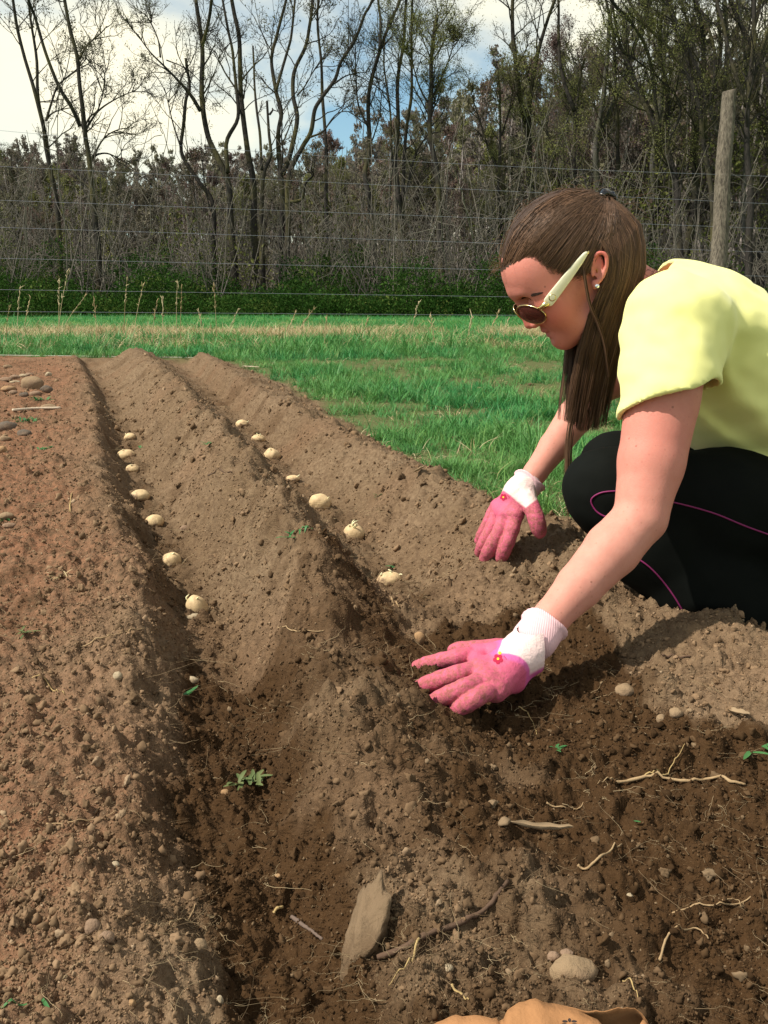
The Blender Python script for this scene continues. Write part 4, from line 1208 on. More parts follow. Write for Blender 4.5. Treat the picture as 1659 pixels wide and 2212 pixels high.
# ---- body: head, neck, shoulders, arms and wrists as one skin
G = Grid((0.0, 1.02, 0.10), (0.62, 1.86, 0.98), 0.0028)
hell(G, -50, -35, 0, 133, 126, 102, 0)                       # cranium
hell(G, -118, -2, 0, 62, 62, 84, 30)                         # forehead
hell(G, -66, 72, 0, 50, 100, 84, 40)                         # mid face
hcone(G, (-44, 138, 0), (-36, 146, 0), 23, 20, 26)           # chin
hcone(G, (-38, 144, 10), (26, 92, 62), 19, 26, 34)           # near jaw line
hcone(G, (-38, 144, -10), (26, 92, -62), 19, 26, 34)
hell(G, -80, 84, 46, 22, 36, 30, 26); hell(G, -80, 84, -46, 22, 36, 30, 26)   # cheekbones
hcone(G, (-136, 45, 40), (-150, 46, 12), 13, 13, 18); hcone(G, (-136, 45, -40), (-150, 46, -12), 13, 13, 18)  # brow ridge
for s_ in (1, -1):
    hell(G, -134, 72, 37 * s_, 17, 17, 25, 12, True)         # eye sockets
    hell(G, -112, 68, 36 * s_, 16, 15, 20, 5)                # closed lids
hcone(G, (-143, 62, 0), (-126, 98, 0), 8, 10, 10)           # nose bridge
hcone(G, (-127, 98, 0), (-117, 118, 0), 10, 11.5, 6)        # nose tip
for s_ in (1, -1):
    hcone(G, (-108, 119, 13 * s_), (-99, 115, 16 * s_), 8.5, 6.5, 5)
    hcone(G, (-107, 133, 8 * s_), (-100, 123, 8 * s_), 3.8, 3, 2, True)
hcone(G, (-87, 120, 0), (-81, 127, 0), 8, 9, 8)           # philtrum
for s_ in (1, -1):                                           # lips
    hcone(G, (-82, 131, 5 * s_), (-55, 121, 33 * s_), 8, 4.0, 5)
    hcone(G, (-67, 143, 5 * s_), (-50, 127, 30 * s_), 8, 4, 5)
    hcone(G, (-86, 141, 4 * s_), (-52, 124, 33 * s_), 3.4, 1.4, 2, True)
hcone(G, (-90, 143, 0), (-60, 133, 0), 3.4, 4, 3, True)
hell(G, -70, 156, 0, 9, 6, 22, 8, True)                      # dent under the lower lip
for s_ in (1, -1):                                           # ears
    cc = 97 * s_
    hl = [(-7, 0, cc), (-7, -24, cc + 5 * s_), (3, -37, cc + 9 * s_), (16, -33, cc + 13 * s_), (20, -12, cc + 13 * s_), (14, 12, cc + 9 * s_), (3, 28, cc + 4 * s_)]
    pts = spline(hl, 22)
    for i in range(len(pts) - 1):
        hcone(G, pts[i], pts[i + 1], 4.2, 4.2, 2.5)
    hcone(G, (-1, 26, cc + 2 * s_), (0, 33, cc + 3 * s_), 7.5, 6.5, 5)
    hell(G, 6, -8, cc + 3 * s_, 12, 25, 4.5, 4, axes=[HA, HB, HC])
    hcone(G, (10, -20, cc + 6 * s_), (9, 10, cc + 5 * s_), 3.5, 3.2, 3)
    hell(G, 0, 2, cc + 8 * s_, 6.5, 9, 6, 3, True, axes=[HA, HB, HC])
    hcone(G, (-7, 2, cc), (-6, 10, cc + 3 * s_), 4, 3.5, 3)
# neck and trunk
NK = [W(35, 10, 0), at(1372, 648, 1.48), at(1455, 675, 1.49)]
G.chain(NK, [0.058, 0.049, 0.054], 0.02)
SH_N, EL_N, WR_N = at(1455, 720, 1.335), at(1384, 1118, 1.30), at(1160, 1368, 1.262)
SH_F, EL_F, WR_F = at(1450, 715, 1.62), at(1282, 845, 1.81), at(1136, 1050, 1.73)
G.cone(at(1465, 690, 1.49), SH_N, 0.054, 0.058, 0.02)
G.cone(at(1465, 690, 1.49), SH_F, 0.054, 0.058, 0.02)
G.chain([at(1500, 720, 1.49), at(1600, 800, 1.5)], [0.085, 0.085], 0.04)
def arm(sh, el, wr, side, s):
    v = (el - sh); f = wr - el
    axf = f / np.linalg.norm(f)
    G.chain([sh, sh + v * .35, sh + v * .7, el], [0.059 * s, 0.0525 * s, 0.0460 * s, 0.0380 * s], 0.008)
    G.chain([el, el + f * .28, el + f * .6, el + f * .86, wr + f * 0.06], [0.0370 * s, 0.0390 * s, 0.0320 * s, 0.0252 * s, 0.0238 * s], 0.006)
    # point of the elbow, forearm muscle
    e = el - v / np.linalg.norm(v) * -0.006 + (-axf) * 0.020
    G.cone(e, e + f * .12, 0.0165 * s, 0.021 * s, 0.016)
    G.cone(sh + v * .45 - side * .012, sh + v * .75 - side * .008, 0.036 * s, 0.034 * s, 0.02)
arm(SH_N, EL_N, WR_N, -CR * .8 - CF * .4, 1.0)
arm(SH_F, EL_F, WR_F, -CR * .8 + CF * .3, 0.90)
P, Q = G.surface(); del G
# colour masks in head coordinates
rel = (P - HO) / MM
pa = rel @ HA / 1.026; pb = rel @ HB; pc = rel @ HC
inhead = (np.abs(pa) < 230) & (np.abs(pb) < 230)
def blob(a, b, c, r): return np.exp(-(((pa - a) ** 2 + (pb - b) ** 2 + (np.abs(pc) - c) ** 2) / r ** 2)) * inhead
blush = .40 * inhead + 0.45 * blob(-80, 92, 75, 38) + 0.5 * blob(-122, 118, 0, 22) + 0.85 * blob(8, -30, 103, 20) + 0.3 * blob(0, 20, 100, 20)
d_arm = np.linalg.norm(P - (SH_N * .45 + EL_N * .55), axis=1)
blush += 0.55 * np.exp(-(d_arm / 0.09) ** 2)
lipm = np.zeros(len(P))
for s_ in (1, -1):
    for p0, p1, r in (((-87, 133, 3), (-58, 122, 31), 6.5), ((-72, 145, 3), (-52, 129, 29), 7.5)):
        p0, p1 = np.array(p0, float) * (1, 1, s_), np.array(p1, float) * (1, 1, s_)
        X = np.stack([pa, pb, pc], 1); d = p1 - p0
        t = np.clip(((X - p0) @ d) / (d @ d), 0, 1)
        dd = np.linalg.norm(X - p0 - t[:, None] * d, axis=1)
        lipm = np.maximum(lipm, 1 - sstep(r * (1 - .45 * t), r * (1 - .45 * t) + 4, dd))
lipm *= inhead
body = obj('body', np_mesh('body', P, Q, M['skin'], cols={'blush': np.clip(blush, 0, 1), 'lip': lipm}), person)
# ---- eyebrows (short hairs seated on the brow)
from mathutils.bvhtree import BVHTree
skin_bvh = BVHTree.FromPolygons([tuple(p) for p in P], [tuple(q) for q in Q])
bb = Builder()
r_ = np.random.default_rng(5)
def seat(x, lift):
    h = skin_bvh.find_nearest(Vector(W(*x)))
    return np.array(h[0]) + np.array(h[1]) * lift
for s_ in (1, -1):
    bb = Builder()
    for i in range(170):
        t = r_.random()
        p = np.array([-142 + 34 * t, 52 - 20 * t + 9 * t * t, 17 + 48 * t]) + r_.normal(0, [1, 2.6 * (1 - .6 * t), 1])
        q = p + np.array([6, -5 + 6 * t, 8]) * r_.uniform(.8, 1.3)
        m_ = (p + q) / 2
        for v in (p, q, m_): v[2] *= s_
        bb.tube([seat(p, .0001), seat(m_, .0009), seat(q, .0009)], np.array([1.1, 1.0, .25]) * MM, 3)
    obj('eyebrow', bb.mesh('eyebrow', M['brow']), person)

g = Grid(HO - .14, HO + .14, 0.0012)
for s_ in (1, -1):
    hcone(g, (-81, 134, 2 * s_), (-66, 127, 22 * s_), 4.0, 3.0, 1)
P, Q = g.surface()
obj('teeth', np_mesh('teeth', P, Q, M['teeth']), person)

# ---- hair
g = Grid(HO - .30, HO + .25, 0.003)
hell(g, -47, -41, 0, 137, 131, 107, 0)
hell(g, 10, -60, 0, 92, 88, 100, 6)
hell(g, -118, -2, 0, 66, 66, 88, 20)
P, Q = g.surface()
rel = (P - HO) / MM
pa = rel @ HA / 1.026; pb = rel @ HB; pc = rel @ HC
HLx = np.array([-230, -183, -165, -140, -122, -106, -84, -63, -38, -10, 14, 32, 80, 200.])
HLy = np.array([10, 6, -12, -28, -28, -13, -2, 8, 12, 4, -40, 60, 120, 130.])
def hairline(a, c):                       # lowest b that is still hair at profile position a
    return np.interp(a, HLx, HLy) + 0.0 * c
above = pb < hairline(pa + 0.05 * np.abs(pc), pc) - 3
keep = above[Q].all(1)
used_v = np.unique(Q[keep]); remap = np.full(len(P), -1); remap[used_v] = np.arange(len(used_v))
hair = obj('hair', np_mesh('hair', P[used_v], remap[Q[keep]], M['hair_base']), person)

CE = np.array([-40.0, -44.0, 0.0])        # centre of the skull in head units
def shell(p, lift):
    """push a head-unit point out to the hair surface (max of two ellipsoids) + lift"""
    p = np.asarray(p, float)
    def rr(dirv, c, rad):
        f = np.array([-.75, .66, 0]); u = np.array([-.66, -.75, 0]); cc = np.array([0, 0, 1.])
        o = CE - c
        A = sum(((dirv @ ax) / r) ** 2 for ax, r in zip((f, u, cc), rad))
        B = 2 * sum((dirv @ ax) * (o @ ax) / r ** 2 for ax, r in zip((f, u, cc), rad))
        Cc = sum((o @ ax) ** 2 / r ** 2 for ax, r in zip((f, u, cc), rad)) - 1
        return (-B + np.sqrt(np.maximum(B * B - 4 * A * Cc, 0))) / (2 * A)
    d = p - CE
    d = d / (np.linalg.norm(d, axis=-1, keepdims=True) + 1e-9)
    r = np.maximum(rr(d, np.array([-47., -41, 0]), (137, 131, 107)), rr(d, np.array([10., -60, 0]), (94, 90, 101)))
    r = r + 3.0 * np.clip(-d[..., 0] - .62, 0, 1) / .38
    return CE + d * (r + lift)[..., None]
CLIP = np.array([36.0, -166.0, 6.0])
hb = Builder()
def lock(pts, w0, tone, taper=True):
    n = len(pts)
    rad = w0 * np.interp(np.linspace(0, 1, n), [0, .08, .8, 1], [.6, 1, .9, .25 if taper else .7])
    P3 = HO + MM * (1.026 * pts[:, :1] * HA + pts[:, 1:2] * HB + pts[:, 2:3] * HC)
    hb.tube(P3, rad * MM, 3, tone, cap=False)
rh = np.random.default_rng(11)
# swept back from the hairline to the clip, both sides
cnt = 0
while cnt < 4300:
    side = 1 if rh.random() < 0.72 else -1
    t = rh.random() * 1.18 if rh.random() < .75 else rh.random() * .3
    a = np.interp(t, [0, .25, .5, .75, 1, 1.18], [-183, -150, -108, -50, 6, 34]) + rh.normal(0, 5)
    c = np.interp(t, [0, .25, .5, .75, 1, 1.18], [rh.uniform(0, 70), 70, 86, 97, 100, 104])
    start = np.array([a, min(np.interp(a, HLx, HLy), -30 if a > 10 else 99) - 1 - abs(rh.normal(0, 9)), c * side])
    end = CLIP + rh.normal(0, [5, 4, 10]) + np.array([0, 0, 12 * side])
    mid = start * .55 + end * .45 + np.array([-6, 8 * rh.uniform(-.3, 1.6), 0])
    mid[2] = side * (max(abs(start[2]), 60) * rh.uniform(.88, 1.08) if rh.random() < .6 or t > .3 else abs(start[2]) * 1.05 + 4)
    k = rh.random() * .75 if rh.random() < .5 else 0.0
    u = np.linspace(k, 1, 9)[:, None]
    path = start * (1 - u) ** 2 + 2 * mid * u * (1 - u) + end * u ** 2
    lift = (0.6 + rh.random() * 5.5) * (np.sin(np.pi * np.linspace(0.10, 1, 9)) * .7 + .3)
    pts = shell(path, lift) + rh.normal(0, .3, (9, 3))
    g_ = .5 + .5 * perlin(np.array([t * 16.0]), np.array([side * 3.3]))[0]
    lock(pts, rh.uniform(.38, .9), np.clip(rh.normal(.30 + .4 * g_, .2), 0, 1), False)
    cnt += 1
# falling hair: guide sheet from the clip and behind the ear down past the shoulder
gd = {
 'near': [
  [(34, -160, 26), (34, -112, 86), (24, -60, 104), (26, -10, 106), (20, 50, 98), (2, 120, 78), (-10, 200, 64), (-20, 300, 52), (-24, 380, 46)],
  [(2, -66, 104), (22, -30, 110), (26, 20, 104), (8, 62, 92), (-4, 120, 74), (-14, 200, 62), (-22, 300, 52), (-26, 385, 46)],
  [(30, -120, 80), (52, -60, 104), (54, 10, 104), (38, 80, 92), (24, 150, 78), (12, 240, 66), (4, 330, 56), (0, 392, 50)],
  [(42, -155, 30), (86, -100, 70), (96, -20, 84), (80, 70, 80), (62, 160, 72), (46, 250, 62), (34, 330, 56), (28, 385, 52)],
  [(44, -162, 0), (104, -104, 30), (122, -20, 42), (112, 60, 44), (88, 160, 52), (70, 240, 52), (60, 320, 50), (54, 378, 46)]],
 'far': [
  [(44, -162, -6), (96, -104, -40), (112, -20, -60), (90, 70, -60), (52, 150, -50), (30, 230, -40), (18, 320, -36), (10, 385, -34)],
  [(20, -120, -90), (30, -50, -104), (28, 20, -100), (12, 90, -84), (-14, 160, -62), (-22, 240, -50), (-28, 310, -44), (-30, 385, -40)]]}
gs = {k: [spline(x, 14) for x in v] for k, v in gd.items()}
for k, num in (('near', 4000), ('far', 900)):
    S = np.array(gs[k]); ng = len(S)
    for i in range(num):
        t = rh.random() ** .9 * (ng - 1 - 1e-6); j = int(t); f = t - j
        p = S[j] * (1 - f) + S[j + 1] * f
        dep = rh.random()
        tc = np.round(t * 6 + .35 * perlin(np.array([t * 9.0]), np.array([2.2]))[0]) / 6
        u = np.linspace(0, 1, 14)
        p = p - np.array([0, 0, 1.0]) * (dep * 34 * (1 if k == 'near' else -1)) * sstep(.3, .8, u)[:, None]
        t2 = np.clip(t + (tc - t) * .62 * u, 0, ng - 1 - 1e-6); j2 = t2.astype(int); f2 = (t2 - j2)[:, None]
        ar = np.arange(14)
        p = p + (S[j2, ar] * (1 - f2) + S[j2 + 1, ar] * f2) - (S[j] * (1 - f) + S[j + 1] * f)
        clump = np.array([perlin(t * 5, u * 1.6, 3.1), 0 * u, perlin(t * 5, u * 1.6, 8.7)]).T * 10 * u[:, None]
        p = p + clump + np.cumsum(rh.normal(0, .65, p.shape), 0) * [1, .2, 1]
        ln = rh.uniform(.70, 1.0) if rh.random() < .7 else rh.uniform(.5, .85)
        m_ = max(6, int(14 * ln))
        lock(p[:m_], rh.uniform(.38, .95), np.clip((.42 if k == 'near' else .28) + .42 * perlin(np.array([t * 9.0 + 3]), np.array([dep * 2.5]))[0] + rh.normal(0, .16), 0, 1))
# loose lock in front of the ear, a longer strand past the knee, flyaways
for i in range(46):
    o = rh.normal(0, 1.6, 3)
    lock(spline(np.array([(-28, -16, 100), (-22, 20, 106), (-8, 70, 100), (14, 112, 92), (34, 160, 84), (50, 230, 72)]) + o, 18), .8, rh.uniform(.3, .7))
for i in range(60):
    o = rh.normal(0, [3, 6, 4])
    lock(spline(np.array([(40, 60, 70), (10, 200, 50), (-18, 330, 40), (-22, 440, 34), (-12, 560, 30)]) + o, 20), .8, rh.uniform(.4, .8))
for i in range(260):
    s0 = shell(np.array([rh.uniform(-180, 90), rh.uniform(-190, -40), rh.uniform(-60, 90)]), np.array(4.0))
    d = rh.normal(0, 1, 3) * [9, 7, 9] + np.array([10, 4, 0])
    lock(spline([s0, s0 + d + [0, -6, 2], s0 + 2.3 * d, s0 + 3.2 * d + [0, 14, 0]], 8), .32, rh.uniform(.4, .9))
for i in range(420):                                          # fine short hairs softening the hairline
    t = rh.random(); a = np.interp(t, [0, .25, .5, .75, 1], [-183, -150, -108, -50, 4]) + rh.normal(0, 6)
    s0 = np.array([a, np.interp(a, HLx, HLy) + abs(rh.normal(0, 7)), np.interp(t, [0, .25, .5, .75, 1], [rh.uniform(0, 60), 62, 84, 97, 101]) * (1 if rh.random() < .75 else -1)])
    e = (CLIP - s0); e = e / np.linalg.norm(e) * rh.uniform(14, 34)
    lock(shell(np.array([s0, s0 + e * .35, s0 + e * .7 + rh.normal(0, 1.5, 3), s0 + e + rh.normal(0, 2, 3)]), np.array([-2.5, .5, 2, 3.0])), .38, rh.uniform(.3, .9))
for i in range(26):
    s0 = np.array([-178 + rh.normal(0, 4), -14 + rh.normal(0, 8), rh.uniform(-30, 30)])
    lock(spline([s0, s0 + [-8, 2 + rh.normal(0, 3), 0], s0 + [-22, 8 + rh.normal(0, 5), 3], s0 + [-34, 18 + rh.normal(0, 9), 4]], 7), .33, .7)
for i in range(240):                                          # wisps over collar and nape
    s0 = np.array([112, rh.uniform(-10, 60), rh.uniform(-10, 46)])
    e = rh.uniform(.5, 1.1)
    lock(spline([s0, s0 + [14 * e, 22 * e, 2], s0 + [34 * e, 26 * e + rh.normal(0, 6), 4], s0 + [60 * e, 10 * e + rh.normal(0, 10), 2]], 9), .5, rh.uniform(.1, .6))
obj('hair_strands', hb.mesh('hair_strands', M['hair'], col='tone'), hair)

# ---- hair clip
g = Grid(HO - .2, HO + .2, 0.0012)
cp = [W(22, -160, 30), W(30, -166, 18), W(38, -168, 0), W(44, -165, -18)]
g.chain(cp, [.004, .0055, .0055, .004], .003)
for i in range(5):
    z = 26 - 12 * i
    g.chain([W(34, -166, z), W(50, -158, z * 1.1), W(56, -140, z)], [.0034, .0028, .0016], .001)
g.chain([W(28, -164, 26), W(46, -163, 22), W(58, -152, 14)], [.004, .004, .003], .002)
P, Q = g.surface()
obj('hair_clip', np_mesh('hair_clip', P, Q, M['clip']), person)

# ---- ear stud
g = Grid(W(2, 32, 112) - .008, W(2, 32, 112) + .008, 0.0004)
g.ell(W(2, 32, 112), [HA, HB, HC], [.0036, .0036, .0026])
P, Q = g.surface()
obj('ear_stud', np_mesh('ear_stud', P, Q, M['crystal'], smooth=False), person)

# ---- sunglasses
sg = empty('sunglasses', W(-140, 76, 0))
sg.parent = person; sg.location = Vector(W(-140, 76, 0)) - person.location
def lens_ring(s_, n=36):
    """rim outline, sloping back to the side and lying along the face's down axis"""
    cen = np.array([-121, 94, 45.0 * s_])
    sx = np.array([24, -5, 35.0 * s_]) / np.linalg.norm([24, -5, 35])      # outwards along the rim, wrapping back
    dn = np.array([.68, .73, 0.0])
    t = np.arange(n) * 2 * np.pi / n
    rx, ry = 37, 27
    return cen, np.array([cen + sx * rx * np.cos(x) + dn * ry * np.sin(x) * (1 - .10 * np.cos(x)) for x in t]), sx, dn
for s_ in (1, -1):
    cen, ring, sx, dn = lens_ring(s_)
    rb = Builder()
    R = np.array([W(*p) for p in np.concatenate([ring, ring[:1]])])
    rb.tube(R, 1.7 * MM, 8, cap=False)
    rim = obj('rim', rb.mesh('rim', M['gold']), sg)
    nrm = np.cross(HO * 0 + (W(*(cen + sx)) - W(*cen)), W(*(cen + dn)) - W(*cen)); nrm /= np.linalg.norm(nrm)
    if nrm @ Ff < 0: nrm = -nrm
    vs, fs = [], []
    K = 36; rings = 5
    for side_ in (0, 1):
        for r in range(rings + 1):
            f = r / rings
            for p in ring:
                q = W(*(cen + (p - cen) * f * .995))
                vs.append(q + nrm * ((.0035 * (1 - f * f)) + (0.0009 if side_ == 0 else -0.0009)))
    for side_ in (0, 1):
        o_ = side_ * (rings + 1) * K
        for r in range(rings):
            for k in range(K):
                q = [o_ + r * K + k, o_ + r * K + (k + 1) % K, o_ + (r + 1) * K + (k + 1) % K, o_ + (r + 1) * K + k]
                fs.append(q if side_ else q[::-1])
    for k in range(K):
        fs.append([rings * K + k, rings * K + (k + 1) % K, (2 * rings + 1) * K + (k + 1) % K, (2 * rings + 1) * K + k])
    obj('lens', np_mesh('lens', np.array(vs), np.array(fs), M['lens']), sg)
    # temple arm: hinge block, broad cream bar narrowing towards the ear
    h = cen + sx * 44 - dn * 9
    hinge = np.array([-95, 66, 90 * s_]); tip = np.array([-28, -33, 113 * s_]); end = np.array([4, 4, 99 * s_])
    gg = Grid(W(-60, 20, 97 * s_) - .085, W(-60, 20, 97 * s_) + .085, 0.0009)
    ax_ = W(*tip) - W(*hinge); ax_ /= np.linalg.norm(ax_)
    up_ = np.cross(HC, ax_); up_ /= np.linalg.norm(up_)
    for i in range(60):
        t = i / 59
        p = W(*(hinge * (1 - t) + tip * t))
        wd = np.interp(t, [0, .12, .5, .85, 1], [11, 11, 9.5, 7, 4.5]) * MM
        gg.ell(p, [ax_, up_, np.cross(ax_, up_)], [.0058, wd, 2.3 * MM], 2 * MM)
    P, Q = gg.surface()
    tm = obj('temple_arm', np_mesh('temple_arm', P, Q, M['cream']), sg)
    tb = Builder()
    tb.tube([W(*tip), W(-16, -42, 104 * s_), W(-4, -34, 99 * s_), W(*end)], np.array([4, 3.4, 3, 2.5]) * MM, 8)
    obj('ear_hook', tb.mesh('ear_hook', M['gold']), sg)
    hb2 = Builder()
    hb2.tube([W(*(cen + sx * 33 - dn * 13)), W(*(cen + sx * 40 - dn * 14 + np.array([0, 0, 2 * s_]))), W(*hinge)], np.array([4, 6, 8]) * MM, 8)
    obj('hinge', hb2.mesh('hinge', M['gold']), sg)
    # round badge on the temple
    bc = W(*(hinge * .90 + tip * .10 + np.array([0, 0, 3.0 * s_])))
    lat = HC * s_
    vs, fs = [], []
    K = 20
    for rr_, hh in ((8.0, 0), (8.0, 1.2), (6.2, 1.6)):
        for k in range(K):
            t = 2 * np.pi * k / K
            vs.append(bc + MM * (rr_ * (math.cos(t) * ax_ + math.sin(t) * up_) + hh * lat))
    for r in range(2):
        for k in range(K):
            fs.append([r * K + k, r * K + (k + 1) % K, (r + 1) * K + (k + 1) % K, (r + 1) * K + k])
    obj('badge', np_mesh('badge', np.array(vs), np.array(fs), M['gold']), sg)
    cv = np.array([bc + MM * (6.2 * (math.cos(2 * np.pi * k / K) * ax_ + math.sin(2 * np.pi * k / K) * up_) + 1.5 * lat) for k in range(K)] + [bc + MM * 2.1 * lat])
    obj('badge_face', np_mesh('badge_face', cv, np.array([[k, (k + 1) % K, K] for k in range(K)]), M['cream']), sg)
br = Builder()
for dy in (0, -9):
    br.tube([W(-136, 86 + dy, 9), W(-143, 80 + dy, 4), W(-143, 80 + dy, -4), W(-136, 86 + dy, -9)], 1.6 * MM, 6)
obj('bridge', br.mesh('bridge', M['gold']), sg)

# ---- shirt
G = Grid((0.20, 1.10, 0.14), (1.02, 1.98, 0.86), 0.0042)
TX = [at(1452, 664, 1.49), at(1530, 742, 1.50), at(1630, 862, 1.52), at(1740, 970, 1.54), at(1840, 1110, 1.55)]
wax = (TX[-1] - TX[0]); wax /= np.linalg.norm(wax)
lat = CF * 1.0; bk = np.cross(lat, wax)
SHN2, SHF2 = at(1462, 705, 1.345), at(1462, 705, 1.64)
for i in range(len(TX) - 1):
    for t in np.linspace(0, 1, 5)[:-1]:
        p = TX[i] * (1 - t) + TX[i + 1] * t
        u = (i + t) / 4
        G.ell(p, [wax, lat, bk], [0.085, np.interp(u, [0, .15, .5, 1], [.105, .165, .155, .17]), np.interp(u, [0, .12, .35, 1], [.066, .094, .112, .118])], 0.008)
CUFN, CUFF = at(1440, 866, 1.318), at(1400, 800, 1.73)
G.cone(at(1468, 684, 1.47), SHN2, 0.064, 0.070, 0.025)
G.cone(SHN2, CUFN + (CUFN - SHN2) * .25, 0.0725, 0.0680, 0.03)
G.cone(at(1490, 700, 1.49), at(1412, 657, 1.488), 0.066, 0.060, 0.02)
G.cone(at(1468, 684, 1.52), SHF2, 0.064, 0.070, 0.025)
G.cone(SHF2, CUFF + (CUFF - SHF2) * .25, 0.077, 0.068, 0.035)
X, Y, Z = G.coords()
near = np.abs(G.v) < 0.05
xs, ys, zs = X[near], Y[near], Z[near]
# folds: running from the armpit down the flank, and across the waist
pd = np.stack([xs, ys, zs], 1)
ua = (pd - TX[0]) @ wax; ub = (pd - TX[0]) @ bk; uc = (pd - TX[0]) @ lat
fold = fbm(ua * 5 + ub * 9, ub * 5 - ua * 7, uc * 4, 3) * 0.009
w1 = sstep(0.16, 0.30, ua)
fold += w1 * 0.0085 * np.sin(ua * 60 + ub * 45 + 4 * perlin(ua * 8, ub * 8, uc * 6))
for (c_, amp, w_, th) in ((at(1545, 880, 1.36), .012, .012, .9), (at(1600, 930, 1.36), .010, .010, .6), (at(1575, 800, 1.36), .008, .012, 1.25), (at(1640, 900, 1.38), .009, .014, .8)):
    q = pd - c_
    e = q @ (CR * math.sin(th) + CU * math.cos(th)); l_ = q @ (CR * math.cos(th) - CU * math.sin(th))
    fold += .7 * amp * np.exp(-(e / w_) ** 2 - (l_ / .07) ** 2)
G.v[near] -= fold.astype(np.float32)
outer = G.v
X, Y, Z = G.coords(); op_ = np.full(G.v.shape, 9.0, np.float32)
for c_ in (CUFN, CUFF, at(1404, 634, 1.49)): op_ = np.minimum(op_, np.sqrt((X - c_[0]) ** 2 + (Y - c_[1]) ** 2 + (Z - c_[2]) ** 2))
G.v = np.maximum(outer, -(outer + 0.0085 + .05 * np.clip((op_ - .10) / .08, 0, 1)))
# openings
def cutplane(c, n, rad):
    r = G.box(c - rad, c + rad)
    sl, (x, y, z) = r
    d = (x - c[0]) * n[0] + (y - c[1]) * n[1] + (z - c[2]) * n[2]
    wob = 0.006 * np.sin((x + y) * 55) * 0.6
    s_ = np.sqrt((x - c[0]) ** 2 + (y - c[1]) ** 2 + (z - c[2]) ** 2) - rad
    inside = np.maximum(-(d + wob), s_)          # region to remove: beyond the plane, within the ball
    G.v[sl] = np.maximum(G.v[sl], -inside)
nN = CR * .30 - CU * .95 - CF * .10; nN /= np.linalg.norm(nN)
nF = CUFF - SHF2; nF /= np.linalg.norm(nF)
cutplane(CUFN, nN, 0.115)
cutplane(CUFF, nF, 0.105)
nk = NK[1] - at(1462, 672, 1.49); nk /= np.linalg.norm(nk)
cutplane(at(1404, 634, 1.49), -CR * .87 + CU * .49, 0.115)
P, Q = G.surface(); del G, X, Y, Z, outer, near
shirt = obj('shirt', np_mesh('shirt', P, Q, M['shirt']), person)

# ---- trousers
G = Grid((0.24, 1.22, 0.0), (1.12, 2.02, 0.60), 0.0055)
HP = at(1830, 1120, 1.55)
G.ell(HP, [wax, lat, bk], [0.13, 0.185, 0.15])
def leg(hip, knee, ank, s):
    v = knee - hip; f = ank - knee
    G.chain([hip, hip + v * .5, hip + v * .85, knee], [0.098, 0.090, 0.073, 0.064], 0.03)
    G.chain([knee, knee + f * .35, knee + f * .7, ank], [0.062, 0.074, 0.078, 0.080], 0.025)
    G.chain([knee + f * .4 + CR * .05, ank + CR * .05 + CU * .01], [0.06, 0.08], 0.03)
HN, KN, AN = at(1790, 1130, 1.47), at(1306, 1058, 1.455), at(1590, 1360, 1.49)
HF, KF, AF = at(1790, 1120, 1.66), at(1330, 1010, 1.70), at(1600, 1300, 1.72)
leg(HN, KN, AN, 1); leg(HF, KF, AF, 1)
X, Y, Z = G.coords()
near = np.abs(G.v) < 0.04
xs, ys, zs = X[near], Y[near], Z[near]
G.v[near] -= (fbm(xs * 9, ys * 9, zs * 9, 3) * 0.005 + 0.004 * np.sin(xs * 70 + zs * 60 + 3 * perlin(xs * 9, ys * 9, zs * 9)) * sstep(.18, .05, zs)).astype(np.float32)
r = G.box(np.array([.2, 1.2, -.1]), np.array([1.2, 2.1, .16]))
P, Q = G.surface(); del G, X, Y, Z, near
trousers = obj('trousers', np_mesh('trousers', P, Q, M['pants']), person)
# piping laid on the near leg: drawn as points seen from the side, seated on the cloth
from mathutils.bvhtree import BVHTree
bvh = BVHTree.FromPolygons([tuple(p) for p in P], [tuple(q) for q in Q])
def seat_line(pts, n=40):
    out = []
    for px, py in spline(np.array(pts, float), n):
        rr = ray(px, py); rr /= np.linalg.norm(rr)
        hit = bvh.ray_cast(Vector(at(px, py, 1.32 if px > 1300 else 1.36)), Vector(rr))
        if hit[0] is not None: out.append(np.array(hit[0]) + np.array(hit[1]) * .0008)
    return out
for L in ([(1340, 1060), (1300, 1064), (1278, 1078), (1284, 1098), (1300, 1112), (1330, 1122)], [(1400, 1075), (1455, 1085), (1540, 1108), (1620, 1140), (1700, 1166), (1780, 1180)],
          [(1350, 1190), (1400, 1222), (1440, 1265), (1470, 1310), (1492, 1352)]):
    pts = seat_line(L)
    if len(pts) > 2:
        pb_ = Builder(); pb_.tube(pts, 0.0013, 6)
        obj('piping', pb_.mesh('piping', M['piping']), trousers)

# ---- shoes
for (c, name) in ((AN, 'near'), (AF, 'far')):
    g = Grid(np.array([c[0] - .20, c[1] - .08, 0]), np.array([c[0] + .16, c[1] + .08, .18]), 0.003)
    toe = np.array([c[0] - .075, c[1] - .01, .062]); heel = np.array([c[0] + .08, c[1], .085])
    g.chain([heel, np.array([c[0], c[1], .085]), toe], [.036, .040, .030], .02)
    P, Q = g.surface()
    sh = obj('shoe', np_mesh('shoe', P, Q, M['shoe']), person)
    g = Grid(np.array([c[0] - .20, c[1] - .08, 0]), np.array([c[0] + .16, c[1] + .08, .18]), 0.003)
    for t in np.linspace(0, 1, 12):
        p = heel * (1 - t) + toe * t
        g.ell(p - np.array([0, 0, .028]), np.eye(3), [.035, .043 - .008 * abs(t - .6), .012], .006)
    P, Q = g.surface()
    obj('sole', np_mesh('sole', P, Q, M['sole']), sh)

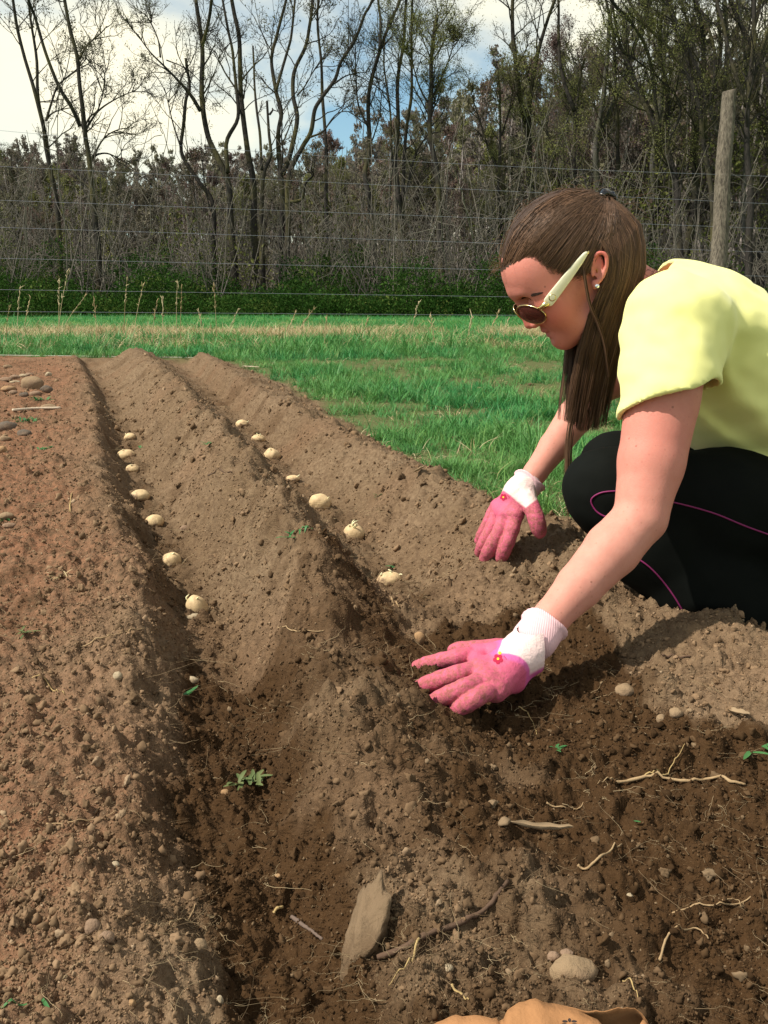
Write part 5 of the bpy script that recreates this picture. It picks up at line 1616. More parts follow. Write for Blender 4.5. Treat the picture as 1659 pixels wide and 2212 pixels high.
# ---- gloves
def glove(name, fingers, thumb, palm, wrist, back, mid, knit_fn, mag_fn, flower, fl_r, cuff):
    allp = np.array([p for f in fingers for p, r in f] + [p for p, r in thumb] + [p for p, r in palm])
    g = Grid(allp.min(0) - .04, allp.max(0) + .04, 0.0015)
    for i in range(len(palm) - 1):                       # fan of the back of the hand
        pass
    for p, r in palm:
        g.cone(wrist, p, 0.0235, r, 0.012)
    g.cone(wrist, cuff[0] * .45 + cuff[1] * .55, .0262 * cuff[2], .0245 * cuff[2], .012)
    for i in range(len(palm) - 1):
        g.cone(palm[i][0], palm[i + 1][0], palm[i][1], palm[i + 1][1], 0.010)
    for f in fingers:
        pts = spline([p for p, r in f], 13); rr = 1.12 * np.interp(np.linspace(0, 1, 13), np.linspace(0, 1, len(f)), [r for p, r in f])
        gl = Grid(pts.min(0) - .03, pts.max(0) + .03, g.vox)
        g.chain(pts, rr * (1 + .045 * np.sin(np.arange(13) * 2.1)), 0.0028)
    pts = spline([p for p, r in thumb], 12); rr = np.interp(np.linspace(0, 1, 12), np.linspace(0, 1, len(thumb)), [r for p, r in thumb])
    g.chain(pts, rr, 0.006)
    X, Y, Z = g.coords(); nb = np.abs(g.v) < .012
    g.v[nb] -= (fbm(X[nb] * 120, Y[nb] * 120, Z[nb] * 120, 3) * 0.0005).astype(np.float32)
    P, Q = g.surface()
    kn = knit_fn(P); mg = mag_fn(P)
    tips = np.array([f[-1][0] for f in fingers] + [thumb[-1][0]])
    dt = np.min(np.linalg.norm(P[:, None] - tips[None], axis=2), 1)
    dirt = np.clip(1.3 - dt / .080, 0, 1) + .25 * (dt < .08)
    gv = obj('glove', np_mesh('glove', P, Q, M['glove'], cols={'knit': kn, 'magenta': mg, 'dirt': np.clip(dirt, 0, 1)}), person)
    # rolled knitted cuff
    ax_ = cuff[1] - cuff[0]; L = np.linalg.norm(ax_); ax_ = ax_ / L
    e1 = np.cross(ax_, back); e1 /= np.linalg.norm(e1); e2 = np.cross(ax_, e1)
    prof = [(-.30, .0190), (-.16, .0235), (.0, .0268), (.25, .0278), (.5, .0276), (.72, .0274), (.84, .0280), (.90, .0300), (.97, .0312), (1.04, .0308), (1.07, .0295), (1.05, .0280), (.97, .0272), (.6, .0264)]
    K = 48
    vs = []
    for t, r in prof:
        for k in range(K):
            a = 2 * np.pi * k / K
            rib = 1 + .010 * math.cos(k * np.pi) + .02 * math.sin(2 * a + t * 3)
            vs.append(cuff[0] + ax_ * (L * t + .002 * math.sin(3 * a + 1)) + r * cuff[2] * rib * (math.cos(a) * e1 + .86 * math.sin(a) * e2))
    fs = [[i * K + k, i * K + (k + 1) % K, (i + 1) * K + (k + 1) % K, (i + 1) * K + k] for i in range(len(prof) - 1) for k in range(K)]
    obj('cuff', np_mesh('cuff', np.array(vs), np.array(fs), M['cuff']), gv)
    # printed flower on the knit back, seated on the surface
    bv = BVHTree.FromPolygons([tuple(p) for p in P], [tuple(q) for q in Q])
    fx, fy, fd = flower
    def on_glove(px, py):
        rr_ = ray(px, py); rr_ /= np.linalg.norm(rr_)
        h = bv.ray_cast(Vector(at(px, py, fd - .12)), Vector(rr_))
        return (None, None) if h[0] is None else (np.array(h[0]), np.array(h[1]))
    def dot(nm, px, py, rad, mat, lift):
        vs = []
        K = 10
        for k in range(K + 1):
            q = (px, py) if k == K else (px + rad * math.cos(2 * np.pi * k / K), py + rad * math.sin(2 * np.pi * k / K))
            h, n_ = on_glove(*q)
            if h is None: return
            vs.append(h + n_ * lift)
        obj(nm, np_mesh(nm, np.array(vs), np.array([[k, (k + 1) % K, K] for k in range(K)]), mat), gv)
    for k in range(5):
        a = 2 * np.pi * (k + .3) / 5
        dot('petal', fx + fl_r * math.cos(a), fy + fl_r * math.sin(a), fl_r * .74, M['petal'], .0005)
    dot('flower_eye', fx, fy, fl_r * .40, M['petal_eye'], .0009)
    if fl_r > 5: dot('leaf_print', fx + fl_r * .6, fy - fl_r * 2.0, fl_r * .55, M['petal_eye'], .0006)
    for k in range(3):
        dot('stitch', fx + fl_r * (2.0 + .35 * k), fy - fl_r * (.9 - .45 * k), fl_r * .16, M['petal'], .0006)
    return gv
# near hand, flat on the soil; back of the hand up
def nz(px, py, z, r): return (onz(px, py, z), r)
ZB = 0.108
NF = [
 [nz(1018, 1416, .136, .0105), nz(985, 1421, .136, .0100), nz(940, 1430, .126, .0095), nz(902, 1441, ZB + .004, .0088)],
 [nz(1020, 1450, .137, .0112), nz(985, 1458, .137, .0108), nz(938, 1473, .125, .0102), nz(903, 1488, ZB, .0095)],
 [nz(1034, 1474, .134, .0108), nz(1000, 1487, .133, .0103), nz(962, 1504, .121, .0098), nz(934, 1517, ZB - .002, .0090)],
 [nz(1054, 1494, .128, .0100), nz(1026, 1510, .126, .0095), nz(1002, 1525, .116, .0090), nz(984, 1535, ZB - .004, .0084)]]
NT = [nz(1085, 1400, .118, .014), nz(1040, 1404, .114, .0125), nz(1005, 1404, .112, .011), nz(980, 1406, .108, .0098)]
NP = [nz(1030, 1414, .134, .0130), nz(1034, 1450, .136, .0138), nz(1048, 1474, .132, .0130), nz(1070, 1492, .124, .0120), nz(1110, 1470, .118, .0150)]
up_n = CU * .9 - CF * .4
WRh = onz(1138, 1408, .148)
def frame_xy(P):
    q = P - C0
    zc = q @ CF
    return 829.5 + FPX * (q @ CR) / zc, 1106 - FPX * (q @ CU) / zc
def poly_in(px, py, poly):
    ins = np.zeros(len(px), bool); n = len(poly)
    for i in range(n):
        x0, y0 = poly[i]; x1, y1 = poly[(i + 1) % n]
        cr = ((y0 > py) != (y1 > py)) & (px < (x1 - x0) * (py - y0) / (y1 - y0 + 1e-9) + x0)
        ins ^= cr
    return ins
# print layout of the near glove, in the hand's own axes
hx = (WRh - onz(1040, 1450, .134)); hx /= np.linalg.norm(hx)
hy = np.cross(up_n, hx); hy /= np.linalg.norm(hy)
hz = np.cross(hx, hy)
def knit_near(P):
    q = P - WRh
    x, y, z = q @ hx, q @ hy, q @ hz
    lim = -.050 + .95 * np.abs(y + .004)
    return sstep(-.002, .002, x - lim) * sstep(-.012, -.004, z)
def mag_near(P):
    q = P - WRh
    x, y, z = q @ hx, q @ hy, q @ hz
    lim = -.050 + .95 * np.abs(y + .004)
    return sstep(-.016, -.006, x - lim + .004 * np.sin(y * 200)) * .7
glove('near', NF, NT, NP, WRh, up_n, None, knit_near, mag_near, (1076, 1424, 1.27), 6.5, (WRh * .6 + WR_N * .4, WR_N + (EL_N - WR_N) / np.linalg.norm(EL_N - WR_N) * .016, 1.13))

# far hand, fingertips in the soil, thumb towards her
def fd(px, py, d, r): return (at(px, py, d * 1.06), r * 1.05)
FF = [
 [fd(1112, 1120, 1.61, .0112), fd(1106, 1145, 1.60, .0110), fd(1093, 1180, 1.60, .0110), fd(1083, 1204, 1.612, .0102)],
 [fd(1090, 1118, 1.625, .0118), fd(1080, 1145, 1.615, .0114), fd(1060, 1182, 1.615, .0112), fd(1049, 1205, 1.63, .0104)],
 [fd(1074, 1112, 1.645, .0110), fd(1063, 1138, 1.64, .0106), fd(1047, 1170, 1.64, .0104), fd(1037, 1192, 1.655, .0096)],
 [fd(1066, 1104, 1.665, .0100), fd(1055, 1128, 1.665, .0096), fd(1044, 1150, 1.67, .0094), fd(1036, 1168, 1.68, .0088)]]
FT = [fd(1140, 1082, 1.60, .0150), fd(1154, 1108, 1.585, .0130), fd(1161, 1130, 1.58, .0125), fd(1166, 1150, 1.585, .0110)]
FP = [fd(1114, 1112, 1.61, .0135), fd(1092, 1110, 1.625, .0140), fd(1080, 1104, 1.645, .0130), fd(1076, 1094, 1.66, .0115), fd(1138, 1078, 1.605, .0150)]
WRf = at(1124, 1064, 1.728)
gx = (WRf - at(1095, 1115, 1.722)); gx /= np.linalg.norm(gx)
bkf = -CF * .8 - CR * .4 + CU * .3
gy = np.cross(bkf, gx); gy /= np.linalg.norm(gy)
def knit_far(P):
    q = P - WRf
    x, y = q @ gx, q @ gy
    lim = -.016 + 9.0 * np.where(y < 0, y + .006, (y + .006) * .55) ** 2
    s1 = (P - WRf) @ CR
    lim = -.030 + np.where(s1 > 0.002, (s1 - .002) * 1.15, (-(s1 - .002)) * .45)
    return sstep(-.002, .002, x - lim)
glove('far', FF, FT, FP, WRf, bkf, None, knit_far, lambda P: np.zeros(len(P)), (1088, 1074, 1.73), 4.5, (WRf * .5 + WR_F * .5, WR_F + (EL_F - WR_F) / np.linalg.norm(EL_F - WR_F) * .014, 1.10))
# ================================================================== things lying on the soil
def gz1(x, y): return float(ground_z(np.array([x]), np.array([y]))[0])
def hit(px, py):
    """where the view through a picture point meets the soil"""
    r = ray(px, py); s = np.linspace(.4, 13, 1500)
    pts = C0 + s[:, None] * r
    g = ground_z(pts[:, 0], pts[:, 1]); b = pts[:, 2] < g
    if not b.any(): return onz(px, py, .075)
    i = max(int(np.argmax(b)), 1)
    a, c = pts[i - 1], pts[i]
    fa, fc = a[2] - g[i - 1], c[2] - g[i]
    return a + (c - a) * fa / (fa - fc + 1e-9)
def mpp(p): return ((p - C0) @ CF) / FPX             # metres per picture pixel at a point
import bmesh
def ico(sub):
    bm = bmesh.new(); bmesh.ops.create_icosphere(bm, subdivisions=sub, radius=1)
    v = np.array([x.co[:] for x in bm.verts]); f = np.array([[x.index for x in q.verts] for q in bm.faces]); bm.free()
    return v, f
I4, I3 = ico(4), ico(3)

# ---- seed potatoes
m = Mat('potato_skin', 0.6, .25)
n1 = m.noise(22, 5); n2 = m.noise(110, 4, .7)
c = m.mix(n1, (0.80, 0.62, 0.36), (0.66, 0.46, 0.24))
oi_ = m.n('ShaderNodeObjectInfo'); c = m.mix(m.math('MULTIPLY', oi_.outputs['Random'], .45), c, (0.60, 0.44, 0.25))
c = m.mix(m.ramp(n2, [(.60, (0, 0, 0)), (.75, (1, 1, 1))]), c, (0.45, 0.30, 0.16))
c = m.mix(m.math('MULTIPLY', m.attr('dirt'), m.ramp(n2, [(.3, (0, 0, 0)), (.55, (1, 1, 1))])), c, (0.19, 0.12, 0.08))
m.color(c); m.bump(n2, .3, .004)
POT = m.m
m = Mat('potato_sprout', .5, .3); m.color(m.mix(m.noise(60, 2), (0.82, 0.76, 0.50), (0.66, 0.64, 0.36))); SPR = m.m
POTS = [ # px, py, width, height, lean degrees, sprouts, label
 (425, 1303, 44, 54, 28, 2, 'pale seed potato standing on end, nearest one in the left furrow'),
 (368, 1207, 46, 40, 35, 1, 'oval seed potato second from the near end of the left furrow'),
 (331, 1123, 42, 33, 20, 0, 'plain smooth seed potato third from the near end of the left furrow'),
 (299, 1068, 46, 28, 5, 3, 'seed potato with a sprouting left end, halfway along the left furrow'),
 (286, 1010, 34, 20, 0, 1, 'small low seed potato just nearer than the broad one, left furrow'),
 (269, 980, 42, 27, 8, 1, 'broad seed potato second from the far end of the left furrow'),
 (279, 942, 27, 19, 15, 1, 'farthest and smallest seed potato of the left furrow'),
 (841, 1250, 58, 38, 4, 4, 'plump seed potato nearest the woman\'s hands in the right furrow'),
 (764, 1148, 50, 46, 0, 7, 'round seed potato with a crown of white sprouts on top, right furrow'),
 (691, 1080, 50, 36, -14, 1, 'oval seed potato tilted down to the right, third in the right furrow'),
 (632, 1032, 30, 15, 0, 1, 'seed potato almost buried in the soil of the right furrow'),
 (586, 980, 38, 36, -10, 1, 'tall blunt seed potato just beyond the buried one, right furrow'),
 (557, 945, 31, 18, 0, 3, 'low sprouted seed potato second from the far end of the right furrow'),
 (522, 913, 28, 19, 0, 1, 'farthest seed potato of the right furrow')]
for k, (px, py, w_, h_, lean, ns, label) in enumerate(POTS):
    rg_ = np.random.default_rng(900 + k)
    p = hit(px, py + h_ * .36); s = mpp(p)
    a, b = w_ * s / 2, h_ * s / 2
    v = I4[0] * (1 + .07 * fbm(I4[0][:, 0] * 1.3 + k * 3.1, I4[0][:, 1] * 1.3, I4[0][:, 2] * 1.3, 2))[:, None]
    for e in range(6):                                  # eyes
        d = rg_.normal(0, 1, 3); d /= np.linalg.norm(d)
        v = v * (1 - .055 * np.exp(-((1 - (v @ d) / np.linalg.norm(v, axis=1)) / .012)))[:, None]
    L = math.radians(lean)
    axx = CR * math.cos(L) + np.array([0, 0, 1]) * math.sin(L)
    axz = -CR * math.sin(L) + np.array([0, 0, 1]) * math.cos(L)
    axy = np.array([0, 1.0, 0])
    Mx = np.stack([axx * a, axy * (a + b) / 2 * .95, axz * b * 1.12])
    cen = p + np.array([0, 0, 1]) * b * .20 + axy * a * .5
    V = cen + v @ Mx
    gl = ground_z(V[:, 0], V[:, 1])
    root = empty('potato', tuple(p))
    tag(root, label, 'potato', 'seed potatoes laid out in the two furrows')
    obj('tuber', np_mesh('tuber', V, I4[1], POT, cols={'dirt': np.clip(sstep(.016, -.002, V[:, 2] - gl) + .30, 0, 1)}), root)
    for q in range(ns):
        if ns >= 7: d = np.array([rg_.normal(0, .30), -.25 + rg_.normal(0, .25), 1.0])
        elif k == 3: d = np.array([-1.0, -.35, .25 + rg_.normal(0, .15)])
        else: d = np.array([rg_.normal(0, .7), -.3 + rg_.normal(0, .3), .9])
        d /= np.linalg.norm(d)
        base = cen + d @ Mx * .97
        ln_ = rg_.uniform(.006, .011) * (1.25 if ns >= 7 or k == 3 else 1)
        tip = base + (d + rg_.normal(0, .45, 3)) * ln_
        bb = Builder(); bb.tube(spline([base - d * .002, base + d * ln_ * .5 + rg_.normal(0, .001, 3), tip], 7), np.array([.0030, .0027, .0022, .0020, .0021, .0017, .0006]) * rg_.uniform(.7, 1.1), 7)
        obj('sprout', bb.mesh('sprout', SPR), root)

# ---- stones
def stone_mat(name, a, b, dirt=(0.20, 0.13, 0.085)):
    m = Mat(name, .9, .15)
    n1 = m.noise(16, 6, .65); n2 = m.noise(90, 5, .7)
    c = m.mix(n1, a, b); c = m.mix(m.ramp(m.noise(9, 4), [(.5, (0, 0, 0)), (.7, (1, 1, 1))]), c, dirt)
    m.color(c); m.bump(m.math('ADD', n1, m.math('MULTIPLY', n2, .5)), .6, .01)
    return m.m
ST = {'tan': stone_mat('tan_stone', (0.29, 0.205, 0.122), (0.20, 0.135, 0.082)), 'pale': stone_mat('pale_stone', (0.42, 0.34, 0.23), (0.32, 0.25, 0.165), (0.22, 0.155, 0.095)),
      'brown': stone_mat('brown_stone', (0.27, 0.18, 0.12), (0.19, 0.125, 0.085)), 'rock': stone_mat('soiled_rock', (0.20, 0.138, 0.083), (0.135, 0.09, 0.054), (0.085, 0.052, 0.028)), 'grey': stone_mat('grey_stone', (0.135, 0.108, 0.085), (0.085, 0.068, 0.054)), 'orange': stone_mat('orange_stone', (0.38, 0.24, 0.125), (0.28, 0.165, 0.085))}
def stone(px, py, w_, h_, kind, label, lean=0, seed=0, sharp=.55, group=None, rise=.35, depth=.8):
    if w_ > 60: sharp = .95
    p = hit(px, py + h_ * .3); s = mpp(p)
    a, b = w_ * s / 2, h_ * s / 2
    v = I3[0]
    rg_ = np.random.default_rng(seed + int(px * 7 + py))
    r = np.ones(len(v))
    for q in range(9):                                  # flat faces cut into the lump
        d = rg_.normal(0, 1, 3); d /= np.linalg.norm(d)
        r = np.minimum(r, rg_.uniform(.62, .95) / np.maximum(v @ d, .05))
    v = v * ((1 - sharp) + sharp * 1.25 * r)[:, None] * (1 + .10 * fbm(v[:, 0] * 1.7 + px, v[:, 1] * 1.7, v[:, 2] * 1.7, 3))[:, None]
    L = math.radians(lean)
    axx = CR * math.cos(L) + np.array([0, 0, 1]) * math.sin(L); axz = -CR * math.sin(L) + np.array([0, 0, 1]) * math.cos(L)
    Mx = np.stack([axx * a * 1.06, np.array([0, 1.0, 0]) * (a * depth), axz * b * 1.2])
    cen = p + np.array([0, 0, 1]) * b * rise + np.array([0, 1, 0]) * a * .35
    o = obj('stone', np_mesh('stone', cen + v @ Mx, I3[1], ST[kind]), origin=cen)
    tag(o, label, 'stone', group)
PILE = 'stones heaped at the left edge of the bed'
STONES = [
 (66, 828, 46, 28, 'tan', 'largest tan boulder of the stone heap at the far left of the bed'),
 (99, 841, 24, 16, 'grey', 'dark stone tucked against the right side of the tan boulder'),
 (75, 850, 21, 12, 'brown', 'round brown stone in front of the tan boulder'),
 (51, 853, 18, 12, 'grey', 'dark round stone at the left front of the tan boulder'),
 (28, 848, 17, 9, 'brown', 'low brown stone left of the two round ones before the boulder'),
 (31, 815, 21, 9, 'brown', 'brown stone behind the tan boulder, to its left'),
 (62, 809, 17, 7, 'brown', 'small brown stone directly behind the tan boulder'),
 (49, 811, 15, 6, 'pale', 'small whitish stone on top of the heap behind the boulder'),
 (31, 825, 19, 5, 'pale', 'flat whitish stone left of the tan boulder'),
 (12, 819, 25, 8, 'brown', 'long brown stone at the left end of the heap'),
 (17, 839, 30, 10, 'orange', 'broad orange-brown stone low at the left end of the heap'),
 (104, 809, 13, 10, 'pale', 'small pointed white stone standing alone right of the heap'),
 (15, 792, 18, 9, 'tan', 'single tan stone beyond the heap at the picture\'s left edge'),
 (103, 880, 30, 12, 'tan', 'flat tan stone at the right end of the white stick'),
 (15, 922, 40, 22, 'grey', 'big grey-brown stone left of the green grass tuft, left edge'),
 (50, 936, 28, 15, 'grey', 'dark flat stone in front of the green grass tuft, left edge'),
 (9, 947, 22, 11, 'tan', 'tan stone just nearer than the big grey-brown one, left edge'),
 (4, 971, 17, 18, 'orange', 'rounded orange stone cut by the left edge of the picture'),
 (13, 1114, 29, 14, 'tan', 'tan stone alone at the left edge beside a grass tuft'),
 (18, 1135, 24, 10, 'brown', 'brown stone just nearer than the lone tan one at the left edge'),
 (905, 1379, 26, 28, 'orange', 'upright light brown stone in the soil left of the near glove\'s cuff'),
 (399, 1142, 20, 12, 'brown', 'pale brown lump on the bank right of the left furrow'),
 (416, 1332, 30, 9, 'pale', 'flat pale chip at the foot of the nearest potato in the left furrow'),
 (1353, 1491, 38, 24, 'tan', 'wedge-shaped tan stone right of the near glove'),
 (1430, 1553, 20, 18, 'tan', 'left and lowest of the three clods lying together on the light soil at right'),
 (1461, 1540, 28, 18, 'tan', 'largest of the three clods lying together on the light soil at right'),
 (1490, 1536, 14, 10, 'tan', 'smallest, right one of the three clods on the light soil at right'),
 (1240, 2098, 84, 52, 'tan', 'blunt tan stone lying above the brown paper bag'),
 (1196, 2066, 26, 17, 'brown', 'brown pebble at the upper left of the blunt tan stone'),
 (1226, 2061, 26, 12, 'brown', 'small brown pebble touching the top of the blunt tan stone'),
 (200, 2004, 32, 36, 'brown', 'upright brown stone in the dry soil at lower left'),
 (230, 2026, 30, 22, 'brown', 'brown stone leaning beside the upright one at lower left'),
 (416, 1469, 22, 14, 'pale', 'pale angular stone above the green blade at the left furrow\'s end'),
 (254, 1461, 18, 18, 'pale', 'small whitish stone alone on the left bank'),
 (991, 1508, 11, 8, 'pale', 'tiny pale pebble between two fingers of the near glove'),
 (432, 2044, 28, 28, 'tan', 'pale tan stone at the dug edge, lower left'),
 (487, 1712, 18, 12, 'orange', 'small orange stone at the left of the uprooted weed'),
 (600, 1894, 14, 11, 'orange', 'small round orange pebble in the dark soil right of the dug edge'),
 (1361, 1936, 14, 11, 'pale', 'round pale pebble in the dark soil at right'),
 (1531, 1882, 15, 9, 'pale', 'yellowish pebble in the dark soil near the right edge'),
 (968, 2092, 20, 14, 'pale', 'round pale pebble left of the blunt stone above the bag'),
 (475, 2162, 16, 20, 'pale', 'small pale stone at the bottom of the dug edge'),
 (248, 1868, 16, 12, 'pale', 'white flake of stone on the reddish soil at left'),
 (285, 2166, 14, 14, 'orange', 'small yellowish pebble at the lower left')]
for t in STONES:
    stone(*t, group=PILE if t[0] < 110 and t[1] < 870 else None)
# the long wedge-shaped rock standing in the foreground
rp = []
for px, py, up in ((722, 2120, .004), (742, 2050, .016), (772, 1992, .032), (802, 1946, .040), (828, 1952, .042), (852, 1992, .036), (846, 2030, .026), (800, 2090, .008), (760, 2125, .0), (790, 2010, .044), (770, 2055, .034), (745, 2100, .016)):
    px = 785 + (px - 785) * .85; py = 2040 + (py - 2040) * .85; up *= .80; q = hit(px, py + up * 400); rp.append(q + np.array([0, .4 * up, up])); rp.append(q + np.array([0, .02, -.02]))
bm = bmesh.new()
for q in rp: bm.verts.new(q)
bmesh.ops.convex_hull(bm, input=bm.verts[:])
bmesh.ops.delete(bm, geom=[v for v in bm.verts if not v.link_faces], context='VERTS')
bmesh.ops.subdivide_edges(bm, edges=bm.edges[:], cuts=5, use_grid_fill=True)
bmesh.ops.triangulate(bm, faces=bm.faces[:])
for _ in range(1): bmesh.ops.smooth_vert(bm, verts=bm.verts[:], factor=.4, use_axis_x=True, use_axis_y=True, use_axis_z=True)
bm.verts.index_update()
V = np.array([v.co[:] for v in bm.verts]); F_ = np.array([[v.index for v in f.verts] for f in bm.faces]); bm.free()
cen = V.mean(0)
V = V + (V - cen) * (.26 * fbm(V[:, 0] * 45, V[:, 1] * 45, V[:, 2] * 45, 4))[:, None]
o = obj('stone', np_mesh('stone', V, F_, ST['rock'], smooth=False), origin=cen)
tag(o, 'long wedge-shaped rock tilted up out of the dark soil in the foreground', 'stone')

# ---- sticks, roots and straws
def twig_mat(name, a, b):
    m = Mat(name, .9, .1); n1 = m.noise(60, 5, .7); m.color(m.mix(n1, a, b)); m.bump(n1, .6, .003); return m.m
TW = {'pale': twig_mat('pale_root', (0.40, 0.285, 0.16), (0.26, 0.17, 0.092)), 'dark': twig_mat('dark_root', (0.135, 0.083, 0.055), (0.075, 0.048, 0.034)),
      'grey': twig_mat('grey_stick', (0.18, 0.13, 0.105), (0.11, 0.08, 0.065)), 'white': twig_mat('white_stick', (0.66, 0.55, 0.42), (0.52, 0.41, 0.30)), 'straw': twig_mat('straw_stem', (0.46, 0.34, 0.16), (0.33, 0.225, 0.10))}
def twig(px_pts, w0, w1, kind, label, name='twig', cat='twig', lift=.3, forks=()):
    pts = [hit(*q) for q in px_pts]
    s = mpp(pts[0])
    P = spline(pts, 5 * len(pts) + 6)
    g = ground_z(P[:, 0], P[:, 1])
    r0, r1 = w0 * s / 2, w1 * s / 2
    rr = np.linspace(r0, r1, len(P))
    kw_ = max(5, len(P) // 3 | 1)
    gs_ = np.convolve(np.pad(g, kw_ // 2, mode='edge'), np.hanning(kw_ + 2)[1:-1] / np.hanning(kw_ + 2).sum(), 'valid')
    P[:, 2] = np.maximum(gs_ + .5 * np.maximum(g - gs_, 0), g - r0) + rr * lift + .0012
    rg_ = np.random.default_rng(int(px_pts[0][0]))
    if cat == 'stick':
        P[:, 2] = np.linspace(P[0, 2], P[-1, 2], len(P)) + max(0, (g - np.linspace(P[0, 2], P[-1, 2], len(P))).max() * .6)
    P = P + rg_.normal(0, r0 * .10, P.shape) * [1, 1, .3]
    rr = rr * (1 + .12 * rg_.normal(0, 1, len(P)))
    b = Builder(); b.tube(P, rr, 8)
    root = empty(name, tuple(P[len(P) // 2])) if forks else None
    if root is None:
        o = obj(name, b.mesh(name, TW[kind]), origin=P[len(P) // 2]); tag(o, label, cat); return o
    obj('stem', b.mesh('stem', TW[kind]), root)
    for fpts, a0, a1, kk in forks:
        Q = spline([hit(*q) for q in fpts], 5 * len(fpts) + 4)
        Q[:, 2] = ground_z(Q[:, 0], Q[:, 1]) + .002 + np.linspace(0, .006, len(Q))
        b = Builder(); b.tube(Q, np.linspace(a0, a1, len(Q)) * s / 2, 6)
        obj('branch', b.mesh('branch', TW[kk]), root)
    tag(root, label, cat)
twig([(28, 889), (75, 887), (131, 883)], 6, 5, 'white', 'straight whitish stick lying between the stones at the left edge', 'stick', 'stick', .6)
twig([(1325, 1684), (1395, 1680), (1480, 1688), (1540, 1688), (1575, 1694), (1610, 1699)], 7, 6, 'pale', 'thick pale root with a thin yellow branch lying on the dark soil at right', 'root', 'root', .5,
     [([(1390, 1681), (1435, 1672), (1458, 1650), (1478, 1622)], 4, 1.2, 'straw'), ([(1330, 1684), (1310, 1690), (1290, 1704)], 4, 1.2, 'pale')])
twig([(1096, 1909), (1060, 1955), (1010, 1985), (950, 2010), (890, 2040), (815, 2070)], 10, 12, 'dark', 'long dark root running down left through the foreground soil', 'root', 'root', .4,
     [([(905, 2035), (895, 2065), (880, 2095), (840, 2140)], 6, 1.5, 'straw')])
twig([(172, 1391), (215, 1380), (262, 1368), (300, 1368), (335, 1373)], 4, 2, 'pale', 'thin bent straw lying on the left bank below the nearest left potato', 'straw', 'straw')
twig([(630, 1988), (662, 2008), (697, 2031)], 9, 6, 'grey', 'short purplish grey stick in the dark soil left of the long rock', 'stick', 'stick', .5)
twig([(1248, 1872), (1290, 1856), (1342, 1826)], 7, 3, 'pale', 'short pale root with a fat left end, right of the dry leaf', 'root', 'root', .5)
twig([(1452, 1975), (1500, 1952), (1560, 1948), (1622, 1938)], 4, 3, 'pale', 'thin forked root near the right edge of the picture', 'root', 'root', .4, [([(1560, 1948), (1590, 1955), (1605, 1970)], 3, 1, 'pale')])
twig([(1424, 2080), (1440, 2030), (1462, 2005), (1500, 2008), (1530, 2030)], 6, 3, 'pale', 'hooked root standing in the soil at lower right', 'root', 'root', .5)
twig([(70, 1466), (105, 1480), (140, 1502)], 3, 2, 'straw', 'thin straw pointing down right on the left bank', 'straw', 'straw')
twig([(100, 1782), (170, 1772), (250, 1752)], 4, 2, 'pale', 'long thin rootlet on the reddish soil at left', 'root', 'root')
twig([(592, 1976), (602, 1968), (612, 1962)], 7, 6, 'straw', 'yellow chip of straw above the purplish grey stick', 'straw', 'straw')
twig([(845, 1292), (856, 1300), (862, 1316)], 5, 3, 'pale', 'crooked pale root end just below the plump potato, right furrow', 'root', 'root', .5)
twig([(1180, 1735), (1215, 1742), (1260, 1738)], 5, 2, 'pale', 'short pale root with a thick left tip above the dry leaf', 'root', 'root', .5)
twig([(1430, 1418), (1460, 1420), (1492, 1422)], 5, 4, 'dark', 'dark twig lying along the light soil crest at right', 'twig', 'twig')
twig([(365, 2005), (395, 1985), (420, 1960), (470, 1930)], 4, 2, 'pale', 'pale root curving up the dug edge at lower left', 'root', 'root')
twig([(975, 2130), (1000, 2155), (1012, 2166)], 5, 3, 'straw', 'straw stub left of the blunt stone above the bag', 'straw', 'straw')
twig([(1345, 2120), (1368, 2140), (1378, 2160)], 4, 2, 'straw', 'straw leaning at the right end of the paper bag', 'straw', 'straw')
twig([(450, 1030), (480, 1018), (500, 1022)], 3, 2, 'dark', 'small dark twig on the crest of the middle ridge', 'twig', 'twig')
twig([(600, 1360), (640, 1366), (700, 1364)], 3, 1.5, 'pale', 'fine pale rootlet at the broken end of the middle ridge', 'root', 'root')
twig([(150, 1105), (152, 1080), (158, 1062)], 3, 2, 'straw', 'upright straw on the far left bank', 'straw', 'straw')
twig([(1120, 1530), (1150, 1560), (1160, 1590)], 2.5, 1.5, 'straw', 'fine straw below the little finger of the near glove', 'straw', 'straw')

